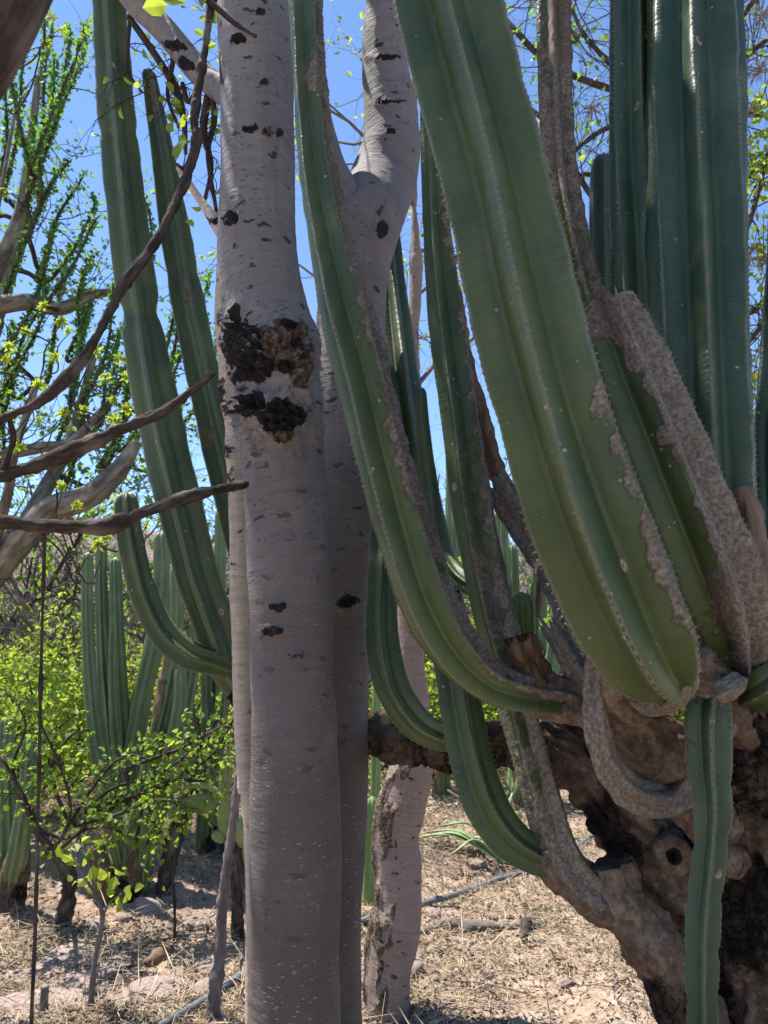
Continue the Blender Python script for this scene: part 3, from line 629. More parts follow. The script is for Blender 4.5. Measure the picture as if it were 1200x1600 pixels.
S(can, [(720, 1152, 1.62, 17), (688, 1150, 1.62, 24), (648, 1125, 1.64, 28), (613, 1070, 1.68, 29), (597, 990, 1.74, 28), (598, 900, 1.78, 26), (606, 800, 1.82, 23), (612, 700, 1.86, 19), (613, 640, 1.88, 15)], 5, -12, .40, (0, 0, .1, .05), tip=1.3, per=10, spines=.005)
S(can, [(770, 930, 1.63, 10), (735, 915, 1.66, 16), (705, 890, 1.70, 15), (684, 845, 1.74, 14), (672, 760, 1.78, 13.5), (662, 680, 1.8, 12), (657, 604, 1.8, 9)], 5, 0, .36, (0, 0, .1, .05), tip=1.6, spines=.004)
# stems standing to the left of the trunks
S(can, [(392, 1085, 2.2, 24), (366, 1052, 2.2, 32), (344, 990, 2.2, 37), (312, 900, 2.2, 38), (276, 755, 2.2, 39), (246, 630, 2.2, 38), (224, 520, 2.2, 34), (207, 400, 2.2, 33), (192, 260, 2.2, 31), (180, 130, 2.2, 29), (172, 0, 2.2, 27), (165, -140, 2.2, 24), (162, -220, 2.2, 20)], 5, -14, .42, (0, 0, .15, .05), tip=1.4, per=10, pinch=[(487, .22, 18), (207, .10, 10)], corkpx=[(165, 195, 14, 26, .7), (225, 470, 12, 12, .5)], spines=.005)
S(can, [(440, 1100, 2.22, 24), (412, 1000, 2.3, 28), (385, 870, 2.34, 30), (352, 730, 2.36, 31), (322, 610, 2.36, 29), (293, 480, 2.36, 28), (270, 350, 2.36, 25), (253, 240, 2.36, 20), (240, 165, 2.36, 15), (231, 108, 2.36, 11)], 5, 8, .40, (.14, .12, .1, .1), tip=1.3, per=10, pinch=[(430, .08, 15)], corkpx=[(292, 450, 16, 40, .45), (235, 150, 24, 60, .35), (325, 680, 10, 16, .7)], spines=.005, mat='cactus')
S(can, [(362, 1048, 2.16, 15), (332, 1036, 2.14, 20), (292, 1022, 2.12, 24), (252, 985, 2.12, 25), (225, 930, 2.12, 25), (209, 870, 2.12, 24), (200, 815, 2.12, 22), (197, 768, 2.12, 20)], 6, 0, .38, (0, 0, .45, .03), tip=1.2, per=10, spines=.006)
# hanging stem before the trunk
S(can, [(1118, 1062, 1.26, 26), (1106, 1110, 1.25, 36), (1107, 1190, 1.25, 36), (1112, 1270, 1.25, 30), (1106, 1350, 1.25, 27), (1098, 1430, 1.25, 28), (1096, 1510, 1.25, 27), (1096, 1590, 1.25, 25), (1094, 1670, 1.25, 23), (1090, 1720, 1.25, 18)], 5, -8, .50, (.32, .08, .3, .15), tip=1.2, mat='cactus_blue', pinch=[(1225, .10, 14), (1312, .14, 12), (1405, .12, 12), (1490, .14, 10), (1560, .1, 12)], step=.005, per=10, spines=.003, label='hanging arm with wavy corky ribs before the trunk')
# corky hook, curled underside pieces, stubs and knobs
S(can, [(1085, 1215, 1.42, 26), (1040, 1248, 1.36, 28), (990, 1240, 1.31, 28), (952, 1200, 1.27, 26), (934, 1140, 1.25, 24), (930, 1080, 1.25, 22), (934, 1030, 1.25, 18), (938, 1000, 1.25, 12)], 4, 30, .46, (.95, 0, 0, .1), tip=1, pinch=[(1090, .15, 12), (1180, .1, 15)], per=12, spines=0, label='brown corky hook-shaped arm')
S(can, [(990, 1085, 1.26, 20), (1015, 1098, 1.2, 24), (1045, 1088, 1.16, 26), (1068, 1062, 1.13, 24), (1082, 1035, 1.14, 14)], 4, 20, .3, (.62, .1, 0, .1), tip=1, per=12, spines=0)
S(can, [(1085, 1075, 1.26, 16), (1110, 1082, 1.24, 20), (1135, 1076, 1.23, 20), (1160, 1060, 1.25, 16)], 4, 10, .3, (.75, 0, 0, .1), tip=1, per=12, spines=0)
S(can, [(1170, 1090, 1.3, 24), (1200, 1075, 1.25, 34), (1235, 1050, 1.25, 34)], 5, 0, .3, (.1, 0, 0, .1), tip=1, per=12, spines=0)
S(can, [(960, 1100, 1.36, 24), (915, 1060, 1.36, 24), (885, 1015, 1.37, 22), (862, 978, 1.38, 18)], 4, 10, .42, (.95, 0, 0, .1), jag=.03, per=12, spines=0, label='split grey corky stub')
S(can, [(900, 985, 1.5, 24), (862, 890, 1.62, 27), (818, 822, 1.68, 27), (782, 765, 1.7, 24)], 4, 15, .36, (.85, 0, 0, .1), jag=.03, per=12, spines=0, label='grey broken stub')
def woodstub(pts, mat, name='stub', drop=.015, ns=30, blob=.015, amp=.35, dark=0):
    a = Acc(); tube(a, px(pts), ns, .006, shape=crust(dark, amp, blob), drop=drop); return a.build(name, M[mat], can)
woodstub([(790, 770, 1.71, 15), (770, 715, 1.73, 14), (745, 630, 1.74, 13), (728, 560, 1.75, 12), (712, 470, 1.76, 11), (697, 380, 1.77, 9), (690, 330, 1.77, 6)], 'dead', 'dead_core')
woodstub([(1196, 1010, 1.36, 26), (1190, 930, 1.33, 24), (1180, 860, 1.32, 22), (1168, 800, 1.32, 20), (1158, 762, 1.32, 17)], 'dead', 'stub')['label'] = 'brown cut stub with a charred end'
woodstub([(850, 1085, 1.37, 30), (832, 1045, 1.36, 24), (820, 1018, 1.35, 19), (812, 992, 1.35, 18)], 'cut', 'stub', .06, 40, .035, 1.1, .25)
woodstub([(840, 965, 1.9, 4), (842, 900, 1.9, 4), (836, 850, 1.9, 3)], 'dead', 'dead_core', .0, 8)
pk, tk = P(1052, 1335, 1.50); knob(can, pk, (-.35, -1, .1), 30*tk/F, .3, L=2.2)
pk, tk = P(1150, 1345, 1.46); knob(can, pk, (.7, -1, -.35), 26*tk/F, .02, L=2)
pk, tk = P(1165, 1490, 1.53); knob(can, pk, (-.2, -1, 0), 26*tk/F, .02, L=2)
pk, tk = P(1126, 1130, 1.36); knob(can, pk, (.1, -1, .2), 26*tk/F, .1, L=2)
S(can, [(822, 1040, 1.66, 12), (818, 990, 1.68, 17), (816, 960, 1.68, 18.5), (815, 924, 1.68, 17)], 8, 0, .30, (0, 0, 0, .1), tip=1.1, mat='cactus_young', spines=.012, label='small fresh green shoot with yellow spines')
limb(can, [(925, 1135, 1.5, 24), (880, 1115, 1.58, 22), (845, 1080, 1.64, 18), (822, 1030, 1.66, 14)], dark=.3, amp=.5, ns=36)
# ------------------------------------------------------------------ dark foreground tree whose branches reach in from the left
fb = np.array([-1.05, 1.05, float(gh(-1.05, 1.05))])
fore = thing('bare_branched_tree', 'dark tree leaning in close with bare knotted branches before the cactus arms', 'tree', fb)
net = Net(); a = Acc()
net.lay(a, np.array([[-1.05, 1.05, fb[2]-.1, .10], [-1.02, 1.05, .8, .085], [-.98, 1.02, 1.5, .075], [-.90, .92, 2.0, .065], [-.78, .8, 2.3, .055]]), 40, .01, shape=crust(.3, .4, .03)); a.build('trunk', M['twig'], fore)
def knots_(amp):
    s0 = random.randint(0, 99)
    def f(TH, S, R, tc, v0):
        k = np.maximum(0, noise(np.stack([S*0+s0, S*22, S*0], -1), 91)-.6)*2.2
        return R*(1+k*amp+.75*(fbm(tc*np.array([110, 110, 70]), 92, 3)-.5)), np.zeros_like(R), {}
    return f
a = Acc(); tube(a, np.vstack([[-.90, .92, 2.0, .05], [-.70, .70, 2.16, .046], px([(-170, 270, .60, 78), (-88, 140, .58, 70), (-12, 25, .56, 64), (38, -70, .56, 58), (110, -210, .56, 55)])]), 36, .008, shape=lambda TH, S, R, tc, v0: (R*(1+.10*(fbm(tc*14, 93, 3)-.5)), R*0, {})); a.build('limb', M['twig'], fore)
bl = []
for q in ([(-90, 690, 1.12, 9), (0, 655, 1.16, 6.5), (70, 622, 1.18, 6.5), (130, 560, 1.2, 7), (170, 490, 1.21, 6.5), (197, 440, 1.22, 8.5), (245, 375, 1.24, 6.5), (288, 285, 1.26, 7), (308, 215, 1.27, 8), (303, 190, 1.275, 6), (312, 125, 1.28, 7), (325, 40, 1.29, 5), (328, -60, 1.3, 5)],
          [(-100, 770, 1.15, 12), (0, 744, 1.2, 11), (90, 715, 1.22, 10), (180, 675, 1.24, 9), (260, 640, 1.26, 7.5), (333, 584, 1.28, 4)],
          [(-100, 805, 1.2, 11), (0, 814, 1.25, 9), (70, 822, 1.28, 11), (130, 824, 1.3, 9), (175, 820, 1.32, 10), (240, 795, 1.36, 8), (310, 772, 1.42, 7.5), (384, 756, 1.56, 6.5)]):
    r_ = px(q); d = np.linalg.norm(net.p[:, :3]-r_[0, :3], axis=1); j = net.p[np.argmin(d)]
    a = Acc(); tube(a, np.vstack([[*j[:3], r_[0, 3]*1.6], r_]), 20, .0045, shape=knots_(.6)); a.build('branch', M['twig'], fore); bl.append(r_)
a = Acc(); tp = []
for q in ([(0, 745, 1.2, 5), (20, 690, 1.2, 5), (12, 645, 1.17, 4)], [(300, -10, 1.28, 4), (330, 5, 1.28, 4.5), (365, 35, 1.28, 4), (400, 57, 1.28, 3.2)], [(325, 40, 1.29, 5), (332, 0, 1.3, 5), (340, -60, 1.3, 5)], [(308, 215, 1.27, 3), (290, 262, 1.27, 3.5), (276, 256, 1.27, 2)]):
    a = Acc(); tube(a, px(q), 8, .008, shape=knots_(.5)); a.build('twig', M['twig'], fore)
a = Acc()
for q in ([(70, 826, 1.28, 3.4), (68, 900, 1.28, 2.4), (64, 1050, 1.28, 2.6), (60, 1250, 1.28, 2.5), (55, 1450, 1.28, 3), (49, 1600, 1.28, 3.2), (46, 1800, 1.28, 3)],):
    r_ = px(q); r_ = np.vstack([r_, [r_[-1, 0], 1.28, float(gh(r_[-1, 0], 1.28))-.02, .003]]); tube(a, r_, 6, .02, shape=knots_(.8))
a.build('vine', M['twig'], fore)['label'] = 'thin vine hanging straight down'
lf = Acc()
for x, y, dx, dy, L in ((290, 5, -.9, .25, .055), (315, 12, .3, .9, .04), (287, 218, -.2, -1, .05), (281, 200, .3, .9, .028), (262, 8, -.8, -.3, .05), (318, 55, -.8, .4, .02), (296, 178, -.4, -.8, .02)):
    lf = Acc(); c, _ = P(x, y, 1.275); leaves(lf, c[None], np.array([[dx, -.2, dy]]), L, L*.72, .12, (0, -2, .3), True); lf.build('leaf', M['leafy'], fore, False)

# ------------------------------------------------------------------ leafy wand tree on the left
wb = np.array([-3.8, 5.93, 0]); wb[2] = gh(wb[0], wb[1])
wand = thing('wand_tree', 'tree with lichen-grey limbs and upright wands sheathed in small green leaves', 'tree', wb)
net = Net(); a = Acc(); lum = crust(.2, .6, .05)
def lum2(TH, S, R, tc, v0): r, al, _ = crust(.2, .7, .05)(TH, S, R, tc, v0); return R+np.clip(r-R, -R*.25, R*.3), al, {}
net.lay(a, np.array([[*(wb-[0, 0, .15]), .13], [-3.76, 5.93, .7, .15], [-3.62, 5.88, 1.6, .13], [-3.52, 5.93, 2.7, .11], [-3.45, 6.05, 3.9, .08], [-3.3, 6.2, 5.2, .06]]), 30, .02, shape=lum2); a.build('trunk', M['lichen'], wand)
for q in ([(-130, 1010, 5.86, 30), (-40, 925, 5.66, 27), (20, 855, 5.52, 24), (75, 800, 5.45, 22), (140, 775, 5.38, 19), (185, 735, 5.38, 15), (215, 690, 5.38, 8)],
          [(-120, 520, 5.93, 18), (-30, 485, 5.80, 15), (40, 472, 5.80, 13), (95, 482, 5.80, 11), (140, 462, 5.80, 8), (185, 455, 5.80, 5)],
          [(-80, 760, 5.80, 14), (0, 715, 5.66, 10), (60, 700, 5.66, 9), (110, 690, 5.66, 7), (160, 640, 5.66, 5)],
          [(20, 855, 5.52, 14), (70, 765, 5.80, 12), (105, 700, 6.07, 9), (130, 620, 6.21, 7), (150, 540, 6.21, 5)],
          [(-100, 600, 5.93, 14), (-10, 430, 6.07, 13), (30, 340, 6.07, 10), (45, 250, 6.07, 7), (60, 120, 6.07, 5)],
          [(-20, 880, 5.52, 10), (10, 780, 5.11, 8), (25, 700, 4.97, 6), (60, 590, 4.97, 5)]):
    a = Acc(); r_ = px(q); net.join(a, r_, 16, .02); a.build('limb', M['lichen'], wand)
W = [[(30, 340), (55, 200), (62, 90), (75, 10)], [(45, 300), (85, 190), (100, 100), (108, 45)], [(60, 260), (95, 165), (125, 95), (142, 42)], [(10, 300), (30, 200), (35, 100), (55, -10)], [(40, 380), (75, 300), (95, 265), (92, 262)],
     [(60, 420), (95, 340), (120, 290), (132, 268)], [(80, 440), (110, 390), (140, 330), (152, 308)], [(10, 460), (40, 360), (50, 260), (55, 180)], [(-20, 330), (10, 230), (15, 130), (20, 40)], [(0, 560), (35, 500), (70, 420), (80, 350)],
     [(120, 640), (150, 580), (170, 520), (180, 440)], [(140, 680), (165, 640), (178, 580), (195, 510)], [(70, 600), (85, 520), (90, 440), (110, 380)], [(90, 700), (110, 620), (120, 560), (150, 480)], [(230, 640), (265, 540), (275, 450), (285, 380)], [(225, 560), (228, 450), (232, 360), (222, 300)],
     [(190, 700), (250, 600), (300, 520), (330, 430)], [(20, 620), (30, 540), (55, 480), (60, 420)], [(-10, 700), (15, 620), (10, 560), (20, 500)], [(40, 260), (20, 150), (10, 60), (-10, -40)], [(60, 300), (68, 230), (85, 160), (84, 90)], [(100, 560), (130, 500), (135, 430), (150, 400)], [(240, 700), (300, 640), (330, 560), (345, 500)], [(150, 760), (185, 690), (195, 610), (215, 560)]]
wp = []
W += [[(x+dx, y+dy) for x, y in q] for q in W[::2]+W[9:14] for dx, dy in [(random.uniform(-35, 45), random.uniform(-20, 90))]]
for q in W:
    wa = Acc(); D = random.uniform(5.4, 6.7) if q[0][0] < 180 else random.uniform(5.8, 7.1)
    r_ = px([(x+random.uniform(-6, 6), y, D, 3.4-.7*i) for i, (x, y) in enumerate(q)]); net.join(wa, r_, 5, .03); wa.build('wand', M['twig'], wand)
    rr, s_ = spline(r_, .016); tt = np.gradient(rr[:, :3], axis=0)
    for i in range(len(rr)): wp.append((rr[i, :3], unit(tt[i])))
tw = []; wa = Acc()
for q in range(90):
    j = net.p[random.randrange(len(net.p))]
    if j[2] > 1.5: grow(wa, j[:3], RNG.normal(size=3)*[1, .6, .8]+np.array([.5, 0, .1]), random.uniform(.5, 1.1), .006, 1, 1, tw, .0, .6, 3, .7, .6, 6)
wa.build('twigs', M['twig'], wand)['kind'] = 'stuff'
leaf_on(wp, M['leafd'], wand, 'leaves', 1, 3, .042, .026, .016, True, 1.1); leaf_on(tw, M['leaf'], wand, 'leaves', .7, 2, .046, .029, .025, True)

# ------------------------------------------------------------------ tree with yellow-green palm-shaped leaf tufts
yb = np.array([-2.15, 3.35, 0]); yb[2] = gh(yb[0], yb[1])
yel = thing('tufted_tree', 'thin tree with yellow-green lobed leaf tufts at its twig ends', 'tree', yb)
net = Net(); a = Acc(); net.lay(a, np.array([[*(yb-[0, 0, .1]), .04], [-2.1, 3.35, .9, .034], [-2.0, 3.3, 1.7, .028], [-1.95, 3.3, 2.5, .02], [-1.9, 3.3, 3.4, .012], [-1.85, 3.3, 4.1, .008]]), 12, .03); a.build('trunk', M['greytwig'], yel)
tips = []
for x, y in ((10, 560), (60, 600), (95, 505), (110, 520), (70, 480), (130, 640), (165, 590), (175, 625), (200, 640), (150, 550), (20, 650), (60, 660), (100, 645), (5, 300), (95, 45), (80, 25), (75, 70), (15, 545), (185, 560), (85, 560), (40, 520), (200, 590), (120, 790), (100, 760), (150, 850), (165, 840), (75, 885), (230, 820), (250, 815), (30, 700), (75, 610), (45, 745), (10, 100), (180, 655), (100, 590)):
    D = random.uniform(3.0, 3.5); e, _ = P(x, y, D); s0, _ = P(x-random.uniform(10, 60), y+random.uniform(20, 90), D)
    a = Acc(); net.join(a, np.array([[*s0, .004], [*((s0+e)/2+RNG.normal(size=3)*.02), .003], [*e, .002]]), 5, .03); tips.append(e); a.build('branch', M['twig'], yel)
for e in tips:
    la = Acc()
    for k in range(random.randint(3, 6)):
        ax = unit(RNG.normal(size=3)+np.array([0, 0, .5])); c = e+ax*random.uniform(0, .014); e1 = unit(np.cross(ax, RNG.normal(size=3))); e2 = np.cross(ax, e1); an = np.linspace(-1.9, 1.9, 5)
        d = np.cos(an)[:, None]*e1+np.sin(an)[:, None]*e2+ax*.25; leaves(la, np.repeat(c[None], 5, 0), d, random.uniform(.025, .05)*(1-.12*np.abs(an)), .014, .2, ax*4)
    la.build('leaf_tuft', M['leafy'], yel, False)

# ------------------------------------------------------------------ sparse tree behind the cactus on the right
sb = np.array([2.35, 5.0, 0]); sb[2] = gh(sb[0], sb[1])
sp_ = thing('sparse_tree', 'nearly bare tree with fine twigs and new leaves behind the tall upright arms', 'tree', sb)
net = Net(); a = Acc(); net.lay(a, np.array([[*(sb-[0, 0, .1]), .11], [2.3, 5, 1, .10], [2.2, 5, 2, .085], [2.1, 5, 3, .07], [1.95, 5, 4, .05], [1.9, 5, 5, .035], [1.8, 5, 6, .02]]), 16, .04); a.build('trunk', M['greytwig'], sp_)
tp = []; br = [[(1060, 160), (985, 125), (930, 75), (900, 30), (880, -40)], [(1050, 230), (970, 195), (910, 225), (880, 260)], [(1070, 60), (990, 20), (930, -20)], [(1130, 120), (1175, 80), (1215, 50)], [(1130, 330), (1170, 275), (1205, 255)], [(1120, 470), (1165, 490), (1205, 465)], [(1130, 600), (1165, 540), (1200, 500)], [(1140, 700), (1170, 660), (1190, 630)], [(1000, 400), (920, 300), (860, 200), (800, 140), (770, 60)], [(960, 140), (860, 100), (790, 30), (740, -40)], [(1040, 560), (900, 520), (800, 480), (740, 420)], [(1130, 200), (1180, 170), (1210, 160)], [(1060, 300), (950, 280), (905, 275), (850, 330)], [(900, 60), (850, 10), (800, -60)], [(1130, 420), (1165, 360), (1185, 300), (1200, 240)], [(1150, 50), (1170, 10), (1200, -20)]]
for q in br:
    a = Acc(); D = random.uniform(4.6, 5.5); r_ = px([(x, y, D, 5.5-.9*i) for i, (x, y) in enumerate(q)]); net.join(a, r_, 6, .05)
    rr, _ = spline(r_, n=14)
    for k in range(12): i = random.randint(2, 13); grow(a, rr[i, :3], RNG.normal(size=3)+np.array([0, 0, .3]), random.uniform(.4, .9), .0055, 2, 1, tp, .05, .5, 3, .75, .6, 6)
    a.build('branch', M['twig'], sp_)
leaf_on(tp, M['leaf'], sp_, 'leaves', .16, 1, .05, .03, .015, True)
for x, y in ((1165, 175), (1190, 25), (1185, 110), (1170, 400), (925, 170), (965, 345), (1195, 410)):
    tf = Acc(); tl = Acc(); c, _ = P(x, y, 4.6); n_ = 60; leaves(tf, np.repeat(c[None], n_, 0)+RNG.normal(size=(n_, 3))*.015, RNG.normal(size=(n_, 3)), .10, .008)
    net.join(tl, np.array([[*(c+[.05, 0, .05]), .003], [*c, .002]]), 4, .03); tl.build('twig', M['twig'], sp_); tf.build('dry_tuft', M['litter'], sp_, False)
tq = []
for x, y in ((1180, 170), (1190, 250), (1175, 240), (1195, 190), (1185, 390), (1195, 470), (1180, 580), (1170, 610), (1190, 300)):
    for _ in range(4):
        c, _q = P(x+random.uniform(-12, 12), y+random.uniform(-16, 16), 4.7); tq.append((c, unit(RNG.normal(size=3))))
    tl = Acc(); net.join(tl, np.array([[*(c+[-.05, 0, -.05]), .004], [*c, .002]]), 4, .03); tl.build('twig', M['twig'], sp_)
leaf_on(tq, M['leafy'], sp_, 'leaves', 1, 9, .055, .035, .06, True)

# ------------------------------------------------------------------ background columnar cacti
def cluster(label, name, stems, base, D0, mat='cactus_far', dead=(), trunk=True):
    """stems: photo paths (x, y, R) from tip down to the join; every stem runs into the short trunk at base"""
    t = thing(name, label, 'cactus', base, 'columnar cacti beyond the clearing')
    for i, q in enumerate(stems):
        D = D0+random.uniform(-.25, .35)
        r_ = px([(x, y, D, R) for x, y, R in q[::-1]])
        if trunk:
            low = base+np.array([random.uniform(-.10, .10), random.uniform(-.08, .08), random.uniform(-.05, .12)]); m_ = low*.4+r_[0, :3]*.6; m_[2] = min(m_[2], r_[0, 2]-.05) if r_[0, 2] > low[2] else m_[2]
            r_ = np.vstack([[*low, r_[0, 3]*.6], [*m_, r_[0, 3]*.95], r_])
        else: r_ = np.vstack([[r_[0, 0], r_[0, 1], gh(r_[0, 0], r_[0, 1])-.1, r_[0, 3]], r_])
        stem(t, r_, 7, random.uniform(-20, 20), .36, (-.05, 0, .3, .3), tip=1.2, mat=mat, spines=0, step=.025, per=8, world=True)
    if trunk:
        a = Acc(); tube(a, np.array([[*(base-[0, 0, .12]), .10], [*(base+[0, 0, .08]), .08], [*(base+[.02, 0, .22]), .07], [*(base+[.03, 0, .34]), .03]]), 30, .03, shape=crust(.3, .8)); a.build('trunk', M['crust'], t)
    for q in dead:
        a = Acc(); r_ = px([(x, y, D0, R) for x, y, R in q]); tube(a, r_, 10, .03, shape=knots_(.5)); a.build('dead_core', M['dead'], t)
    return t
cb1 = G(205, 1400)
cluster('cluster of columnar cacti with a splintered tan dead core, standing above a leafy shrub', 'columnar_cactus', [
    [(137, 862, 9), (136, 950, 9.5), (140, 1050, 11), (150, 1150, 14), (165, 1230, 16)], [(158, 838, 9), (158, 930, 10), (162, 1040, 12), (172, 1140, 15), (185, 1230, 17)], [(180, 870, 9), (182, 960, 11), (186, 1060, 13), (193, 1150, 16), (198, 1230, 17)],
    [(178, 985, 8), (180, 1060, 11), (184, 1130, 13), (192, 1200, 15)], [(252, 830, 12), (252, 930, 14), (240, 1010, 15), (222, 1090, 16), (208, 1170, 17), (202, 1230, 18)], [(276, 880, 11), (276, 980, 12), (262, 1080, 14), (240, 1180, 16), (225, 1250, 17)], [(283, 1040, 10), (280, 1110, 12), (262, 1200, 15), (240, 1270, 16)],
    [(222, 1150, 8), (224, 1200, 11), (222, 1260, 12)], [(305, 900, 10), (306, 1000, 11), (290, 1100, 13), (262, 1220, 15)]], cb1, cb1[1], dead=[[(252, 1240, 7), (248, 1150, 10), (256, 1070, 9), (266, 1010, 5)]])
for lab, base, st in (('columnar cacti half hidden behind the slender tan trunk', (330, 1330), [[(345, 795, 9), (344, 900, 10), (338, 1020, 12), (332, 1150, 14)], [(356, 930, 8), (352, 1030, 10), (342, 1150, 12)], [(322, 1010, 8), (325, 1080, 12), (328, 1180, 14)], [(290, 1085, 8), (300, 1130, 12), (318, 1220, 14)]]),
                      ('dark columnar cacti at the shady end of the clearing beside a twiggy shrub', (15, 1420), [[(8, 1120, 10), (10, 1200, 14), (14, 1320, 17)], [(45, 1150, 10), (42, 1230, 13), (28, 1330, 16)], [(-15, 1100, 10), (-10, 1250, 14), (0, 1340, 16)]]),
                      ('columnar cacti seen through the gap under the broken grey stub', (815, 1262), [[(783, 780, 11), (784, 880, 12), (788, 980, 14), (800, 1120, 16)], [(800, 850, 10), (801, 930, 12), (806, 1040, 14), (810, 1130, 16)], [(772, 800, 6), (774, 900, 7), (780, 1000, 8), (795, 1100, 10)], [(842, 880, 12), (842, 960, 14), (838, 1060, 15), (826, 1150, 16)], [(872, 860, 10), (872, 960, 12), (858, 1080, 15), (835, 1160, 16)], [(900, 980, 8), (890, 1060, 10), (860, 1150, 12)]]),
                      ('columnar cacti glimpsed between the hanging arm and the crusty trunk', (1165, 1262), [[(1150, 1090, 8), (1152, 1130, 10), (1158, 1200, 12)], [(1176, 1050, 9), (1176, 1110, 11), (1170, 1200, 13)], [(1196, 1020, 9), (1195, 1100, 11), (1180, 1200, 12)], [(1140, 980, 7), (1142, 1060, 9), (1150, 1180, 12)]]),
                      ('columnar cacti showing through the gap beside the fork-limbed trunk', (690, 1240), [[(640, 520, 5), (640, 650, 6), (645, 850, 8), (670, 1050, 12)], [(705, 700, 9), (706, 820, 11), (700, 950, 13), (692, 1080, 15)], [(680, 820, 8), (684, 920, 10), (688, 1050, 13)]])):
    b_ = G(*base); cluster(lab, 'columnar_cactus', st, b_, b_[1])
b_ = G(577, 1408)
t = thing('young_cactus', 'pair of slim yellow-green young columnar cacti beside the crooked tree', 'cactus', b_)
for q in ([(576, 1415, 10), (578, 1340, 11), (581, 1270, 10.5), (582, 1243, 9)], [(590, 1400, 7), (586, 1290, 8), (587, 1200, 8), (588, 1100, 7), (588, 1060, 6)]):
    r_ = px([(x, y, b_[1]+(0.1 if q[0][0] > 580 else 0), R) for x, y, R in q]); r_[0, 2] -= .1; stem(t, r_, 7, 0, .22, (-.1, 0, 0, 1), tip=1.2, mat='cactus_young', spines=0, step=.02, per=6, world=True)

# ------------------------------------------------------------------ prickly pear
ob = G(372, 1462); DO = ob[1]
op = thing('prickly_pear', 'prickly pear with oval green pads on a brown woody stem', 'cactus', ob)
a = Acc(); tube(a, np.vstack([[*(ob-[0, 0, .05]), .035], px([(371, 1420, DO, 9), (370, 1370, DO, 10), (368, 1330, DO, 10), (362, 1300, DO, 8)])]), 16, .02, shape=knots_(.5)); a.build('stem', M['twig'], op)
a = Acc(); tube(a, px([(365, 1250, DO, 5), (320, 1228, DO-.05, 5), (285, 1230, DO-.05, 4.5), (268, 1236, DO-.05, 4)]), 8, .02); a.build('stem', M['pad'], op)
def pad(x, y, rx, ry, rot, D, yaw=0.2):
    c, t = P(x, y, D); rx *= t/F; ry *= t/F; a = Acc(); m_, n_ = 13, 20
    ph = np.linspace(-np.pi/2, np.pi/2, m_)[:, None]; th = np.linspace(0, 2*np.pi, n_, endpoint=False)[None]
    z = np.sin(ph)*np.ones_like(th); cx = np.cos(ph)*np.cos(th); cy = np.cos(ph)*np.sin(th)
    X_ = rx*cx*(1+.22*z); Z_ = ry*z; Y_ = .016*np.sign(cy)*np.abs(cy)**.8*(1+.15*noise(np.stack([cx*5, z*5, cy], -1), 95))
    cr, sr = math.cos(rot), math.sin(rot); X2 = X_*cr+Z_*sr; Z2 = -X_*sr+Z_*cr; cyw, syw = math.cos(yaw), math.sin(yaw)
    V = np.stack([X2*cyw-Y_*syw, X2*syw+Y_*cyw, Z2], -1).reshape(-1, 3)+c; a.add(V, grid_faces(m_, n_))
    o = a.build('pad', M['pad'], op); s_ = Acc(); k = RNG.choice(len(V), 60, replace=False); d = RNG.normal(size=(60, 3))+np.array([0, -1.5, 0]); leaves(s_, V[k], d, .014, .0016); q = s_.build('spines', M['spine'], o, False); q['kind'] = 'stuff'
for q in ((310, 1255, 14, 29, 1.6, DO, .1), (276, 1270, 9, 14, 1.35, DO-.05, .2), (352, 1222, 12, 38, .05, DO, .9), (356, 1281, 17, 33, .0, DO, .4), (381, 1300, 15, 24, .1, DO-.02, .3), (342, 1308, 8, 13, -1.0, DO-.02, .4), (392, 1255, 14, 26, .3, DO+.05, .5), (390, 1330, 13, 18, .2, DO, .5), (398, 1275, 10, 22, 0, DO, .6)): pad(*q)

# ------------------------------------------------------------------ stakes, saplings, posts
def solo(name, label, cat, pts, mat, ns=14, step=.015, amp=.4, group=None):
    b_ = G(pts[0][0], pts[0][1]); t = thing(name, label, cat, b_, group)
    r_ = px([(x, y, b_[1], R) for x, y, R in pts]); r_[0, :3] = b_-[0, 0, .06]; a = Acc(); tube(a, r_, ns, step, shape=knots_(amp)); a.build('stem', M[mat], t); return t, r_
solo('dead_sapling', 'pale leafless dead sapling with a rough dark base beside the hose', 'sapling', [(330, 1595, 11), (338, 1530, 10), (343, 1500, 8.5), (347, 1430, 8), (356, 1340, 7), (366, 1270, 6), (372, 1208, 5)], 'greytwig', 16, .012, .7)
t, r_ = solo('sapling', 'spindly young sapling with a few bright new leaves rising from the rocky soil', 'sapling', [(141, 1580, 4.2), (146, 1520, 4), (156, 1460, 3.6), (160, 1432, 3.4), (150, 1400, 2.4), (132, 1370, 2), (118, 1340, 1.4)], 'greytwig', 8)
a = Acc(); tp = []; D = r_[0, 1]
for q in ([(160, 1432, D, 2.4), (172, 1410, D, 1.8), (190, 1396, D, 1.2)], [(140, 1380, D, 1.8), (125, 1360, D-.05, 1.4), (110, 1330, D-.05, 1)], [(150, 1400, D, 1.6), (146, 1385, D, 1.2), (155, 1375, D, 1)]):
    k = px(q); tube(a, k, 5, .02); tp += [(k[i, :3], unit(k[i, :3]-k[i-1, :3])) for i in (1, 2)]
a.build('twigs', M['greytwig'], t); leaf_on(tp, M['leafy'], t, 'leaves', 1, 5, .05, .032, .03, True)
t, r_ = solo('weathered_post', 'short weathered wooden post stub in the stony ground', 'post', [(68, 1588, 6.5), (69, 1565, 6.5), (71, 1540, 6.5)], 'post', 10, .006, .3)
solo('thin_stalk', 'thin brown stalk standing alone before the dark cactus bases', 'stalk', [(274, 1467, 2.6), (273, 1420, 2.4), (271, 1370, 2), (273, 1330, 1.6)], 'twig', 6)
